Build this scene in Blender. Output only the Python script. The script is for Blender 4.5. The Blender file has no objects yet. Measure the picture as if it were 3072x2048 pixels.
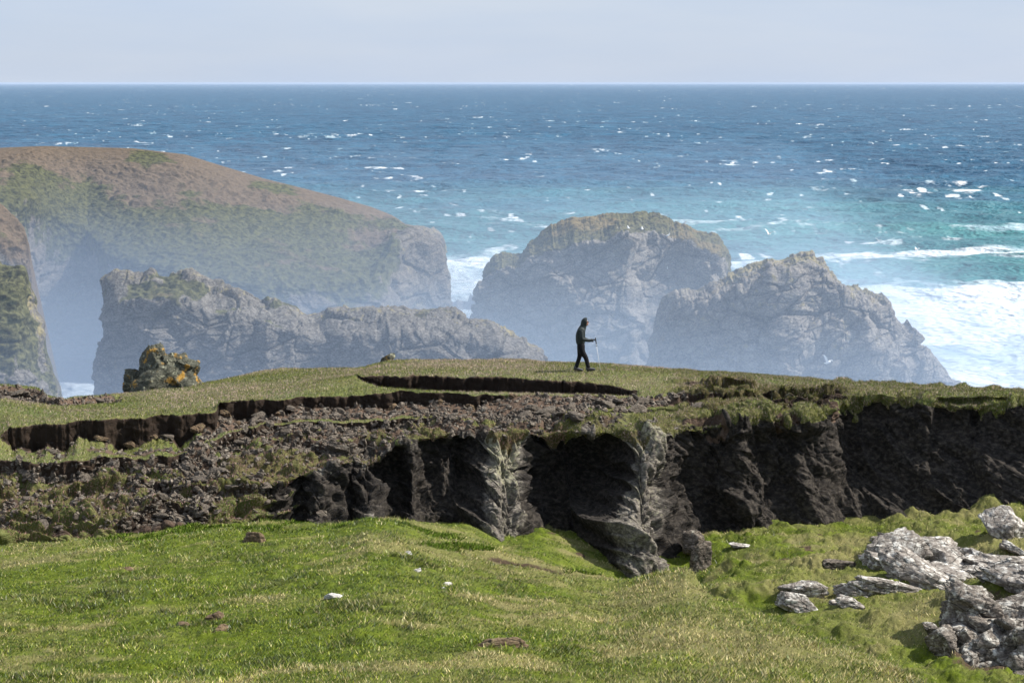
import bpy, math, random
import numpy as np
random.seed(7)
RNG = np.random.default_rng(11)
scn = bpy.context.scene
COL = scn.collection
F32 = np.float32
# ------------------------------------------------------------------ camera
FPX = 2000.0            # focal length in pixels of a 1024 px wide frame
VH = 82.5               # row of the true horizon
TH = math.atan((341 - VH) / FPX)
cam = bpy.data.cameras.new('camera'); camo = bpy.data.objects.new('camera', cam); COL.objects.link(camo)
cam.sensor_width = 36; cam.lens = 36 * FPX / 1024; cam.clip_start = .5; cam.clip_end = 90000
camo.rotation_euler = (math.pi / 2 - TH, 0, 0)
scn.camera = camo
K = 1024 / 2352.0
SEA = -40.0
def W(U, V, Y):
    """survey point: bearing U, depression V (2352 wide sighting grid), distance Y in metres -> world"""
    U = np.asarray(U, float); V = np.asarray(V, float); Y = np.asarray(Y, float)
    a = (U * K - 512) / FPX; b = (341 - V * K) / FPX
    dy = math.cos(TH) + b * math.sin(TH); dz = -math.sin(TH) + b * math.cos(TH)
    return np.stack(np.broadcast_arrays(a / dy * Y, Y, dz / dy * Y), -1)
# ------------------------------------------------------------------ noise
def _h(ix, iy, iz, seed):
    h = (ix.astype(np.uint32) * np.uint32(374761393) + iy.astype(np.uint32) * np.uint32(668265263)
         + iz.astype(np.uint32) * np.uint32(2147483647 - 97531) + np.uint32((seed * 2654435761) & 0xffffffff))
    h = (h ^ (h >> np.uint32(13))) * np.uint32(1274126177)
    h = (h ^ (h >> np.uint32(15))) * np.uint32(2246822519)
    return h ^ (h >> np.uint32(16))
def _f(h): return (h & np.uint32(0xffffff)).astype(F32) / F32(16777215)
def vn(p, seed=0):
    p = np.asarray(p, F32); i = np.floor(p).astype(np.int64); f = (p - i).astype(F32)
    w = f * f * f * (f * (f * 6 - 15) + 10)
    x, y, z = i[..., 0], i[..., 1], i[..., 2]; out = 0
    for a in (0, 1):
        wa = w[..., 0] if a else 1 - w[..., 0]
        for b in (0, 1):
            wb = w[..., 1] if b else 1 - w[..., 1]
            for c in (0, 1):
                wc = w[..., 2] if c else 1 - w[..., 2]
                out = out + wa * wb * wc * _f(_h(x + a, y + b, z + c, seed))
    return out * 2 - 1
def fbm(p, scale, oct=4, seed=0, gain=.5, stretch=(1, 1, 1)):
    p = np.asarray(p, F32) / (np.array(stretch, F32) * scale); s = 0; a = 1; t = 0
    for o in range(oct):
        s = s + a * vn(p, seed + o); t += a; a *= gain; p = p * 2.03 + 7.1
    return s / t
def cells(p, scale, seed=0, stretch=(1, 1, 1), rot=0.0, rot2=0.0):
    """fracture cells: tilted facet height per cell, distance to the crack, random per cell"""
    p = np.asarray(p, F32)
    if rot or rot2:
        c, s = math.cos(rot), math.sin(rot); x = p[..., 0] * c + p[..., 2] * s; z = -p[..., 0] * s + p[..., 2] * c
        c, s = math.cos(rot2), math.sin(rot2); y = p[..., 1] * c + z * s; z = -p[..., 1] * s + z * c
        p = np.stack([x, y, z], -1)
    p = p / (np.array(stretch, F32) * scale)
    sh = p.shape[:-1]; p = p.reshape(-1, 3)
    i = np.floor(p).astype(np.int64); f = (p - i).astype(F32)
    n = len(p); d1 = np.full(n, 9, F32); d2 = np.full(n, 9, F32); hh = np.zeros(n, np.uint32); rel = np.zeros((n, 3), F32)
    for a in (-1, 0, 1):
        for b in (-1, 0, 1):
            for c in (-1, 0, 1):
                h = _h(i[:, 0] + a, i[:, 1] + b, i[:, 2] + c, seed)
                q = np.stack([a + .1 + .8 * (h & np.uint32(1023)).astype(F32) / 1023 - f[:, 0],
                              b + .1 + .8 * ((h >> np.uint32(10)) & np.uint32(1023)).astype(F32) / 1023 - f[:, 1],
                              c + .1 + .8 * ((h >> np.uint32(20)) & np.uint32(1023)).astype(F32) / 1023 - f[:, 2]], -1)
                d = (q * q).sum(-1)
                m = d < d1
                d2 = np.where(m, d1, np.minimum(d2, d)); d1 = np.where(m, d, d1)
                hh = np.where(m, h, hh); rel[m] = q[m]
    h2 = _h(hh, hh >> np.uint32(7), hh >> np.uint32(3), seed + 5)
    g = np.stack([_f(h2), _f(h2 >> np.uint32(8)), _f(_h(h2, h2, h2, 3))], -1) * 2 - 1
    r = _f(_h(h2, h2, h2, 9))
    facet = (r * 2 - 1) * .6 - (g * rel).sum(-1) * .9
    crack = np.sqrt(d2) - np.sqrt(d1)
    return facet.reshape(sh), crack.reshape(sh), r.reshape(sh)
def facet(s_, h_, scale, seed, rot=0., stretch=(1, 1)):
    """continuous noise made of flat triangular planes with sharp creases"""
    c, s = math.cos(rot), math.sin(rot)
    x = (s_ * c + h_ * s) / (scale * stretch[0]); y = (-s_ * s + h_ * c) / (scale * stretch[1])
    x = x + .35 * np.sin(y * 1.3 + seed) ; y = y + .3 * np.sin(x * 1.7 + seed * 2.)
    sk = (x + y) * .3660254; i = np.floor(x + sk); j = np.floor(y + sk); t = (i + j) * .2113249
    X = x - (i - t); Y = y - (j - t); g = X > Y
    # barycentric weights in the skewed cell
    u = (x + sk) - i; v = (y + sk) - j
    hs = lambda a, b: _f(_h(a.astype(np.int64), b.astype(np.int64), (a * 0).astype(np.int64), seed)) * 2 - 1
    a = hs(i, j); b = hs(i + g, j + ~g); d = hs(i + 1, j + 1)
    mx, mn = np.maximum(u, v), np.minimum(u, v)
    return a * (1 - mx) + b * (mx - mn) + d * mn
def sstep(a, b, x):
    t = np.clip((x - a) / (b - a), 0, 1); return t * t * (3 - 2 * t)
# ------------------------------------------------------------------ mesh helpers
def put(o, name=None, label=None, cat=None, group=None, kind=None, parent=None):
    if o.name not in COL.objects: COL.objects.link(o)
    if label: o['label'] = label
    if cat: o['category'] = cat
    if group: o['group'] = group
    if kind: o['kind'] = kind
    if parent: o.parent = parent
    return o
def raw_mesh(name, V, Fc, mat, attrs=None, smooth=True):
    """V (n,3), Fc (m,k) with one k"""
    me = bpy.data.meshes.new(name); V = np.ascontiguousarray(V, F32); Fc = np.ascontiguousarray(Fc, np.int32)
    n, (m, k) = len(V), Fc.shape
    me.vertices.add(n); me.vertices.foreach_set('co', V.ravel())
    me.loops.add(m * k); me.loops.foreach_set('vertex_index', Fc.ravel())
    me.polygons.add(m); me.polygons.foreach_set('loop_start', np.arange(0, m * k, k, dtype=np.int32))
    me.polygons.foreach_set('loop_total', np.full(m, k, np.int32))
    me.update(calc_edges=True)
    me.polygons.foreach_set('use_smooth', np.full(m, smooth))
    for an, arr in (attrs or {}).items():
        a = me.color_attributes.new(an, 'FLOAT_COLOR', 'POINT')
        arr = np.asarray(arr, F32).reshape(n, -1)
        if arr.shape[1] == 3: arr = np.concatenate([arr, np.ones((n, 1), F32)], 1)
        a.data.foreach_set('color', np.ascontiguousarray(arr).ravel())
    if mat: me.materials.append(mat)
    return me
def grid_faces(R, C, flip=False):
    i = np.arange(R * C).reshape(R, C)
    q = np.stack([i[:-1, :-1], i[1:, :-1], i[1:, 1:], i[:-1, 1:]], -1).reshape(-1, 4)
    return q[:, ::-1] if flip else q
def grid_obj(name, P, mat, attrs=None, smooth=True, flip=False, **kw):
    R, C = P.shape[:2]
    me = raw_mesh(name, P.reshape(-1, 3), grid_faces(R, C, flip), mat, attrs, smooth)
    return put(bpy.data.objects.new(name, me), **kw)
def normals(P):
    du = np.gradient(P, axis=1); dv = np.gradient(P, axis=0)
    n = np.cross(dv, du); n /= np.linalg.norm(n, axis=-1, keepdims=True) + 1e-9
    return n
def blur(A, k, axis):
    if k < 1: return A
    x = np.arange(-3 * k, 3 * k + 1); w = np.exp(-.5 * (x / k) ** 2); w /= w.sum()
    pad = [(0, 0)] * A.ndim; pad[axis] = (3 * k, 3 * k)
    B = np.pad(A, pad, mode='edge'); out = 0
    for j, ww in enumerate(w):
        sl = [slice(None)] * A.ndim; sl[axis] = slice(j, j + A.shape[axis]); out = out + ww * B[tuple(sl)]
    return out
# ------------------------------------------------------------------ material helpers
class NT:
    def __init__(s, name):
        s.m = bpy.data.materials.new(name); s.m.use_nodes = True; s.t = s.m.node_tree; s.t.nodes.clear()
        s.out = s.n('ShaderNodeOutputMaterial'); s.b = s.n('ShaderNodeBsdfPrincipled')
        s.t.links.new(s.b.outputs[0], s.out.inputs[0]); s.geo = s.n('ShaderNodeNewGeometry')
        s.pos = s.geo.outputs['Position']
    def n(s, t, **kw):
        x = s.t.nodes.new(t)
        for k, v in kw.items(): setattr(x, k, v)
        return x
    def L(s, a, b):
        if hasattr(a, 'is_output') or isinstance(a, bpy.types.NodeSocket): s.t.links.new(a, b)
        elif isinstance(a, (tuple, list)) and len(a) == 3 and b.type == 'RGBA': b.default_value = (*a, 1)
        else: b.default_value = a
    def obj_coords(s): s.pos = s.n('ShaderNodeTexCoord').outputs['Object']
    def scaled(s, sc, rot=(0, 0, 0)):
        m = s.n('ShaderNodeMapping'); s.L(s.pos, m.inputs[0]); m.inputs['Scale'].default_value = sc; m.inputs['Rotation'].default_value = rot
        return m.outputs[0]
    def noise(s, scale, detail=4, rough=.55, vec=None, dist=0):
        x = s.n('ShaderNodeTexNoise'); s.L(vec or s.pos, x.inputs['Vector'])
        x.inputs['Scale'].default_value = scale; x.inputs['Detail'].default_value = detail
        x.inputs['Roughness'].default_value = rough; x.inputs['Distortion'].default_value = dist
        return x.outputs['Fac']
    def voro(s, scale, feature='F1', vec=None, out='Distance'):
        x = s.n('ShaderNodeTexVoronoi', feature=feature); s.L(vec or s.pos, x.inputs['Vector']); x.inputs['Scale'].default_value = scale
        return x.outputs[out]
    def ramp(s, v, stops, interp='LINEAR'):
        x = s.n('ShaderNodeValToRGB'); s.L(v, x.inputs[0]); r = x.color_ramp; r.interpolation = interp
        while len(r.elements) < len(stops): r.elements.new(.5)
        for e, (p, c) in zip(r.elements, stops):
            e.position = p; e.color = (*c, 1) if isinstance(c, (tuple, list)) else (c, c, c, 1)
        return x.outputs[0]
    def mix(s, f, a, b, mode='MIX'):
        x = s.n('ShaderNodeMix', data_type='RGBA', blend_type=mode); s.L(f, x.inputs[0]); s.L(a, x.inputs[6]); s.L(b, x.inputs[7])
        return x.outputs[2]
    def math(s, op, a, b=0., clamp=False):
        x = s.n('ShaderNodeMath', operation=op); x.use_clamp = clamp; s.L(a, x.inputs[0]); s.L(b, x.inputs[1]); return x.outputs[0]
    def attr(s, name):
        x = s.n('ShaderNodeAttribute'); x.attribute_name = name; y = s.n('ShaderNodeSeparateColor'); s.L(x.outputs['Color'], y.inputs[0])
        return x.outputs['Color'], y.outputs
    def up(s):
        y = s.n('ShaderNodeSeparateXYZ'); s.L(s.geo.outputs['Normal'], y.inputs[0]); return y.outputs[2]
    def bump(s, h, strength=.5, dist=.05, prev=None):
        x = s.n('ShaderNodeBump'); s.L(h, x.inputs['Height']); x.inputs['Strength'].default_value = strength; x.inputs['Distance'].default_value = dist
        if prev: s.L(prev, x.inputs['Normal'])
        return x.outputs[0]
    def done(s, col=None, rough=.9, spec=.2, normal=None):
        if col is not None: s.L(col, s.b.inputs['Base Color'])
        s.L(rough, s.b.inputs['Roughness']); s.L(spec, s.b.inputs['Specular IOR Level'])
        if normal: s.L(normal, s.b.inputs['Normal'])
        return s.m
def plain(name, col, rough=.8, spec=.3, var=.25, scale=20):
    t = NT(name); n = t.noise(scale, 4)
    c = t.mix(n, tuple(x * (1 - var) for x in col), tuple(x * (1 + var) for x in col))
    return t.done(c, rough, spec, t.bump(n, .3, .01))
def rock_color(t, dark, mid, pale, s=1.0, rot=(.0, .5, .0)):
    st = t.scaled((1, 1, 1.6), rot)
    n1 = t.noise(.9 * s, 6, .62, st); n2 = t.noise(4 * s, 5, .65, st)
    c = t.mix(t.ramp(n1, [(.32, 0.), (.68, 1.)]), dark, mid)
    c = t.mix(t.ramp(n2, [(.45, 0.), (.75, .8)]), c, pale)
    return c, n1, n2
# cliff + plateau ------------------------------------------------------------
def mat_cliff():
    t = NT('turf_soil_and_rock'); _, m = t.attr('mask')   # r turf, g soil, b lichen, light painted on pillars, dark peat
    rc, n1, n2 = rock_color(t, (.007, .006, .0055), (.026, .0215, .018), (.10, .086, .070), 1.6, (.2, .95, .3))
    rg_, _a, _b = rock_color(t, (.035, .031, .027), (.115, .10, .086), (.34, .305, .255), 2.2, (.5, .7, .1)); rc = t.mix(t.ramp(t.math('ADD', m[2], t.math('MULTIPLY', t.math('SUBTRACT', t.noise(2.5, 5, .7), .5), .9)), [(.38, 0.), (.62, 1.)]), rc, rg_)  # greyer rock on the pillars: sunlight painted into the rock colour
    li = t.noise(9, 6, .78)
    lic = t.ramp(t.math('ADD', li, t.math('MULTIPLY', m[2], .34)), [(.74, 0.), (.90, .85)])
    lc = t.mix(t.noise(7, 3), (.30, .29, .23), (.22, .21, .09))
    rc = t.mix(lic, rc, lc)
    crk = t.voro(1.6, 'DISTANCE_TO_EDGE', t.scaled((1, 1, 2.0), (0, .55, 0)))
    rc = t.mix(t.ramp(crk, [(0., .6), (.03, 0.)]), rc, (.012, .011, .01))
    sn = t.noise(3.0, 6, .65); sf = t.noise(26, 4, .7)
    sc = t.mix(sn, (.028, .017, .011), (.115, .072, .048)); sc = t.mix(t.ramp(sf, [(.4, 0.), (.75, .6)]), sc, (.22, .17, .13)); sc = t.mix(m[2], sc, t.mix(sn, (.010, .0075, .006), (.045, .030, .020)))
    g1 = t.noise(.55, 5, .6); g2 = t.noise(9, 5, .75); g3 = t.noise(38, 3, .8)
    gc = t.mix(t.ramp(g1, [(.35, 0.), (.62, 1.)]), (.088, .112, .030), (.145, .135, .048))
    gc = t.mix(t.ramp(g2, [(.42, 0.), (.62, .75)]), gc, (.062, .085, .022))
    gc = t.mix(t.ramp(g3, [(.52, 0.), (.72, .7)]), gc, (.22, .20, .10)); gc = t.mix(m[2], gc, (.075, .062, .028))
    en = t.math('MULTIPLY', t.math('SUBTRACT', t.noise(6, 5, .7), .5), .9)
    gm = t.ramp(t.math('ADD', m[0], en), [(.44, 0.), (.56, 1.)])
    sm = t.ramp(t.math('ADD', m[1], en), [(.42, 0.), (.58, 1.)])
    c = t.mix(gm, t.mix(sm, rc, sc), gc)
    nb = t.bump(t.noise(14, 6, .7), .6, .05); nb = t.bump(t.ramp(crk, [(0., 0.), (.05, 1.)]), .4, .05, nb)
    nb = t.bump(g3, .5, .03, nb)
    return t.done(c, .93, .15, nb)
def mat_ground():
    t = NT('grass_ground'); _, m = t.attr('mask')         # r straw, g soil, b bright green
    g1 = t.noise(.45, 5, .6); g2 = t.noise(3.2, 6, .78); g3 = t.noise(22, 4, .8)
    c = t.mix(t.ramp(g2, [(.35, 0.), (.65, 1.)]), (.030, .048, .005), (.115, .150, .011))
    c = t.mix(t.ramp(t.math('ADD', g1, t.math('MULTIPLY', m[0], .35)), [(.5, 0.), (.85, .8)]), c, (.17, .15, .065))
    c = t.mix(t.ramp(g3, [(.5, 0.), (.75, .5)]), c, (.16, .16, .06))
    en = t.math('MULTIPLY', t.math('SUBTRACT', t.noise(6, 5, .7), .5), .8)
    c = t.mix(t.ramp(t.math('ADD', m[1], en), [(.45, 0.), (.6, 1.)]), c, t.mix(t.noise(12), (.03, .02, .013), (.10, .07, .045)))
    return t.done(c, .95, .1, t.bump(g3, .6, .05))
def mat_far_rock(name, s, veg=(.095, .095, .035), heath=(.125, .092, .062), dark=(.045, .041, .037), mid=(.15, .13, .11), pale=(.33, .29, .24)):
    t = NT(name); _, m = t.attr('mask')                   # r vegetation, g heather, b lichen
    rc, n1, n2 = rock_color(t, dark, mid, pale, s)
    crk = t.voro(.45 * s, 'DISTANCE_TO_EDGE', t.scaled((1, 1, 2.2), (.1, .5, 0)))
    rc = t.mix(t.ramp(crk, [(0., .5), (.035, 0.)]), rc, (.02, .019, .02))
    rc = t.mix(t.ramp(t.math('ADD', t.noise(1.1 * s, 5, .7), t.math('MULTIPLY', m[2], .25)), [(.68, 0.), (.8, .8)]), rc, (.26, .22, .10))
    vn_ = t.noise(.5, 5, .7); vs = t.noise(1.6, 4, .7)
    vc = t.mix(t.ramp(vs, [(.42, 0.), (.58, 1.)]), tuple(x * .30 for x in veg), veg)
    hc = t.mix(t.ramp(vs, [(.3, 0.), (.7, 1.)]), tuple(x * .6 for x in heath), tuple(x * 1.25 for x in heath))
    en = t.math('MULTIPLY', t.math('SUBTRACT', vn_, .5), 1.3)
    vc = t.mix(t.ramp(t.math('ADD', m[1], en), [(.4, 0.), (.6, 1.)]), vc, hc)
    c = t.mix(t.ramp(t.math('ADD', m[0], en), [(.42, 0.), (.58, 1.)]), rc, vc)
    nb = t.bump(t.noise(1.6 * s, 7, .7, t.scaled((1, 1, 1.8), (0, .5, 0))), .8, .45 / s)
    return t.done(c, .93, .15, nb)
def mat_boulder(name, dark, mid, pale, lichen=(.5, .5, .46), amount=.0, orange=0.):
    t = NT(name); t.obj_coords(); i = t.n('ShaderNodeObjectInfo')
    off = t.n('ShaderNodeVectorMath', operation='ADD'); t.L(t.pos, off.inputs[0]); t.L(t.math('MULTIPLY', i.outputs['Random'], 40.), off.inputs[1]); t.pos = off.outputs[0]
    rc, n1, n2 = rock_color(t, dark, mid, pale, 3.0)
    rc = t.mix(t.ramp(t.math('ADD', t.noise(4, 6, .72), amount), [(.56, 0.), (.68, 1.)]), rc, lichen)
    if orange: rc = t.mix(t.ramp(t.noise(2.2, 5, .6), [(.62 - orange, 0.), (.7 - orange, .9)]), rc, (.36, .20, .035))
    dv = t.n('ShaderNodeTexNoise'); t.L(t.pos, dv.inputs['Vector']); dv.inputs['Scale'].default_value = 2.5; dv.inputs['Detail'].default_value = 4
    dm = t.mix(.22, t.scaled((1, 1, 2.4), (.3, .5, 0)), dv.outputs['Color'], 'ADD'); crk = t.voro(2.4, 'DISTANCE_TO_EDGE', dm)
    rc = t.mix(t.math('MULTIPLY', t.ramp(crk, [(0., .8), (.05, 0.)]), t.ramp(t.noise(3, 3), [(.4, 0.), (.55, 1.)])), rc, (.03, .028, .02))
    nb = t.bump(t.noise(9, 6, .7), .6, .06); nb = t.bump(t.ramp(crk, [(0., 0.), (.05, 1.)]), .6, .05, nb)
    return t.done(rc, .9, .2, nb)
def mat_attr(name, rough=.8, spec=.2, trans=0.):
    t = NT(name); c, _ = t.attr('col')
    if trans: t.b.inputs['Subsurface Weight'].default_value = 0
    return t.done(c, rough, spec)
M_CLIFF = mat_cliff(); M_GROUND = mat_ground()
M_HEAD = mat_far_rock('headland_heath', 1.0)
M_STACK = mat_far_rock('stack_rock', 1.0, veg=(.13, .12, .05), heath=(.17, .13, .06), dark=(.085, .074, .063), mid=(.215, .195, .172), pale=(.44, .40, .35))
M_FIN = mat_far_rock('ridge_rock', 1.2, veg=(.11, .11, .05), heath=(.12, .09, .055), dark=(.045, .041, .036), mid=(.14, .130, .117), pale=(.34, .315, .28))
M_PALE = mat_boulder('lichened_pale_rock', (.08, .07, .06), (.22, .19, .165), (.42, .385, .34), (.58, .56, .51), .06)
M_GREY = mat_boulder('grey_stone', (.028, .022, .017), (.10, .08, .063), (.36, .31, .25), (.33, .32, .26), -.03)
M_LICH = mat_boulder('orange_lichened_rock', (.022, .026, .018), (.075, .075, .055), (.17, .165, .13), (.36, .36, .26), .0, .05)
M_CLOD = mat_boulder('peat_clod', (.045, .03, .018), (.12, .08, .048), (.24, .18, .11), (.26, .22, .10), -.02)
M_WHITE = mat_boulder('white_stone', (.25, .24, .22), (.45, .43, .4), (.6, .58, .55), (.65, .64, .6), 0.)
M_BLADE = mat_attr('grass_blades', .42, .5)

# ================================================================== NEAR CLIFF AND PLATEAU
def ctl(s): return np.array(s, float)
CA = ctl([(-200,868,66),(0,877,66),(85,884,66),(105,903,65),(140,914,64),(170,906,65),(270,899,67),(430,886,70),(500,868,72),(570,853,73),(650,838,74),(700,843,74),(800,843,74),(840,838,74),(900,823,75),(1050,821,75),(1200,822,74),(1400,832,72),(1550,846,70),(1700,854,68),(1900,870,65),(2000,873,64),(2100,881,63),(2220,882,62),(2352,889,61),(2550,900,60)])
CP = ctl([(-200,905,60),(0,912,60),(140,930,60),(430,915,63),(650,875,66),(900,850,66),(1200,848,65.5),(1400,851,65),(1550,857,65),(1700,864,64),(1900,876,63),(2100,886,62),(2352,894,60.3),(2550,905,59.5)])
CT = ctl([(-200,925,57.5),(0,930,57.5),(140,942,58),(430,930,60),(650,893,62),(820,863,63),(900,862,63),(1150,862,62.8),(1350,876,62.3),(1400,884,62),(1450,898,61.5),(1550,880,62.5),(1700,888,62),(1900,888,61.8),(2100,893,61),(2352,900,59.8),(2550,912,59)])
CL = ctl([(-200,935,56.7),(0,940,56.7),(140,950,57),(430,940,58.5),(650,905,60),(820,868,62.4),(870,884,61.6),(930,893,60.9),(1150,900,60.4),(1350,904,60.4),(1450,908,60.6),(1550,895,61.5),(1700,903,61),(1900,896,61.2),(2100,898,60.6),(2352,905,59.4),(2550,916,58.6)])
CS = ctl([(-200,985,54),(0,1000,54.3),(22,978,54.5),(240,962,55.2),(250,958,55.4),(380,952,56),(492,946,56.5),(502,922,58),(560,917,58.3),(800,907,59.3),(870,901,59.5),(950,897,59.6),(1100,905,59.4),(1150,908,59.3),(1300,908,59.6),(1450,911,60),(1550,915,60.2),(1700,915,60),(1900,900,60.8),(2100,903,60.3),(2352,910,59.1),(2550,920,58.4)])
CB3 = ctl([(-200,1070,52.6),(0,1060,52.9),(100,1058,53),(230,1052,53.3),(400,1045,53.8),(430,1040,54),(520,1000,55.6),(600,975,56.8),(800,965,57.8),(1000,958,58),(1100,965,57.8),(1200,965,57.8),(1350,940,58),(1450,935,58.5),(1550,940,58.8),(1700,930,59),(1900,907,60.3),(2100,907,60),(2352,913,58.9),(2550,923,58.2)])
CR = ctl([(-200,1180,51),(0,1170,51.3),(250,1160,51.6),(450,1150,52),(600,1110,53),(680,1095,53.5),(760,1070,54),(850,1050,54.8),(950,1010,55.8),(1050,990,56.2),(1200,982,56.4),(1250,1000,56.5),(1380,990,56.4),(1450,985,56),(1550,978,56.8),(1650,975,57.5),(1750,955,58),(1850,965,58),(1910,930,59),(1935,905,60),(2000,895,60.2),(2100,905,59.7),(2200,900,59),(2260,920,58.8),(2352,925,58.4),(2550,935,57.7)])
CBASE = ctl([(-200,1265,49.3),(0,1250,49.6),(250,1232,50),(450,1212,50.6),(650,1200,52.2),(740,1215,52.6),(900,1195,53.5),(1080,1200,54),(1150,1225,54),(1230,1215,54.5),(1350,1260,54),(1450,1305,53),(1550,1300,54),(1640,1240,56),(1800,1210,56.6),(2000,1195,57.5),(2200,1180,57),(2352,1150,56.5),(2550,1130,56)])
D1 = ctl([(-200,0),(815,0),(870,.55),(1250,.62),(1400,.5),(1470,0),(2550,0)])
D2 = ctl([(-200,.3),(0,.05),(25,.5),(240,.6),(480,.75),(505,.42),(800,.42),(1100,.4),(1150,.12),(1200,0),(2550,0)])
D3 = ctl([(-200,.2),(0,.15),(100,.3),(400,.36),(440,.1),(520,.2),(700,.2),(1000,.15),(1200,.05),(1500,.1),(2550,.1)])
def cv(c, U): return W(U, np.interp(U, c[:, 0], c[:, 1]), np.interp(U, c[:, 0], c[:, 2]))
NC = 1500
UU = np.linspace(-200, 2550, NC)
jit = lambda sd, a, sc=1.2: a * fbm(np.stack([UU * .026, UU * 0, UU * 0 + sd], -1), sc, 4, sd, .6)
def shift(c, dy=0., dz=0.):
    c = c.copy(); c[:, 1] = c[:, 1] + dy; c[:, 2] = c[:, 2] + dz; return c
d1 = np.interp(UU, D1[:, 0], D1[:, 1]); d2 = np.interp(UU, D2[:, 0], D2[:, 1]); d3 = np.interp(UU, D3[:, 0], D3[:, 1])
wig = (d1 > .02)
A = shift(cv(CA, UU), 0, jit(1, .05) + jit(101, .22, .9) * sstep(1850, 1950, UU)); Pp = cv(CP, UU)
T = shift(cv(CT, UU), (jit(2, .45) + jit(22, .06, .3)) * wig, jit(3, .06) + jit(23, .04, .3) * wig); Tb = shift(T, .02 + .1 * d1, -d1 * (1 + jit(5, .45)))
Li = shift(cv(CL, UU), jit(4, .35) * wig, jit(6, .05)); Lb = shift(Li, .12, -.75 * d1)
S = shift(cv(CS, UU), jit(7, .4) + jit(24, .06, .3), jit(8, .05) + jit(25, .04, .3)); Sb = shift(S, .02 + .1 * d2, -d2 * (1 + jit(9, .9)))
# soil apron under the scarp then a bench
B3 = shift(cv(CB3, UU), jit(10, .5), jit(11, .1)); Ap = Sb * .72 + B3 * .28; Ap[:, 2] -= .12 * d2
B3b = shift(B3, .02, -d3 * (1 + jit(12, .8)))
Rr = shift(cv(CR, UU), jit(13, .3), jit(14, .15)); Rr[:, 2] = np.minimum(Rr[:, 2], B3b[:, 2] - .02)
Ba = cv(CBASE, UU)
# plan relief of the rock face: pillars and recesses
PLAN = ctl([(-200,0),(600,0),(665,.1),(685,-.9),(705,.1),(740,.4),(770,-.1),(800,-.7),(830,.35),(862,.45),(868,-1.2),(915,-1.1),(940,.2),(955,.3),(965,-.7),(1050,-1.0),(1090,.2),(1140,.8),(1200,.75),(1222,.2),(1240,-1.5),(1330,-1.9),(1390,-.8),(1430,.5),(1480,1.1),(1520,.9),(1550,.1),(1600,-.7),(1660,-.6),(1720,.2),(1760,.1),(1800,-.4),(1860,.1),(1915,0),(1945,-.5),(2080,.1),(2200,-.2),(2352,.1),(2550,0)])
pl = np.interp(UU, PLAN[:, 0], PLAN[:, 1]) * 1.35; pl = blur(pl, 4, 0)
def rim_to_base(t):
    q = Rr * (1 - t) + Ba * t; k = math.sin(min(1, t * 1.15) * math.pi / 2) ** .6
    leftness = sstep(550, 1000, UU)
    q[:, 1] -= pl * (.35 + .65 * k) * .9
    # bulge: straight drop then foot on the steep part
    q[:, 1] += leftness * (-(Rr[:, 1] - Ba[:, 1]) * 0.0 + (Rr[:, 1] - Ba[:, 1]) * (t - t ** 2.2) * .8)
    return q
back = shift(A, 3, -2.2); back2 = shift(A, 14, -31.)
face = [rim_to_base(t) for t in (.12, .3, .5, .75, 1.)]
foot = shift(face[-1], -.3, -1.6)
curves = [back2, back, A, Pp, T, Tb, Lb, Li, S, Sb, Ap, B3, B3b, Rr] + face + [foot]
nrow = [10, 14, 34, 34, 10, 10, 6, 26, 14, 30, 40, 12, 70, 30, 40, 46, 56, 56, 20]
rows = []; tr = []
for k in range(len(curves) - 1):
    for j in range(nrow[k]):
        w = j / nrow[k]; rows.append(curves[k] * (1 - w) + curves[k + 1] * w); tr.append(k + w)
rows.append(curves[-1]); tr.append(len(curves) - 1.)
G = np.stack(rows); tr = np.array(tr)
G[30:] = .0 + G[30:]
Gs = blur(G, 3, 0); wsm = ((tr > 12.3) | (tr < 3))[:, None, None]
G = np.where(wsm, Gs, blur(G, 1, 0))
TRR = np.broadcast_to(tr[:, None], G.shape[:2]); UG = np.broadcast_to(UU[None], G.shape[:2])
N = normals(G); N *= np.sign(N[..., 2:3].mean())
Nb = blur(blur(N, 9, 0), 12, 1); Nb /= np.linalg.norm(Nb, axis=-1, keepdims=True) + 1e-9
kk = sstep(12.3, 13.4, np.broadcast_to(tr[:, None], G.shape[:2]))[..., None]
N = N * (1 - kk) + Nb * kk; N /= np.linalg.norm(N, axis=-1, keepdims=True) + 1e-9
# masks
n_big = fbm(G, 1.8, 4, 31); n_med = fbm(G, .55, 4, 32)
rockw = sstep(12.5, 13.6, TRR + n_med * .5) * sstep(560, 760, UG + n_big * 80)     # solid rock face
turf = np.ones(G.shape[:2])
soil = np.zeros(G.shape[:2])
def band(a, b, e=.12): return sstep(a - e, a + e, TRR) * (1 - sstep(b - e, b + e, TRR))
wall1 = band(4, 6.85, .08) * (np.broadcast_to(d1, TRR.shape) > .05)
wall2 = band(8.04, 9.3, .06) * sstep(.04, .15, np.broadcast_to(d2, TRR.shape))
apron = band(9, 10.75 , .15) * sstep(20, 60, UG) * (1 - sstep(1540, 1620, UG)) * sstep(-.35, .1, n_big + .55 * sstep(430, 520, UG) - .25 * (UG < 240))
wall3 = band(11, 12.1, .08) * (1 - sstep(1450, 1560, UG)) * sstep(.05, .2, np.broadcast_to(d3, TRR.shape))
rub = band(12, 18, .1) * (1 - rockw)
rubl = rub * (1 - sstep(1250, 1600, UG))
mid_rub = band(10.5, 12, .1) * sstep(900, 1050, UG) * (1 - sstep(1380, 1500, UG))
lefthag = (1 - sstep(240, 290, UG)) * band(2.25, 3.0, .06)
soil = np.clip(wall1 + wall2 + apron + wall3 + rubl * sstep(-.22, .16, n_med * .9 + n_big * .9 - .22 * (UG < 620) * (TRR < 12.9)) + mid_rub * sstep(-.3, .2, n_med) + lefthag, 0, 1)
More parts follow.
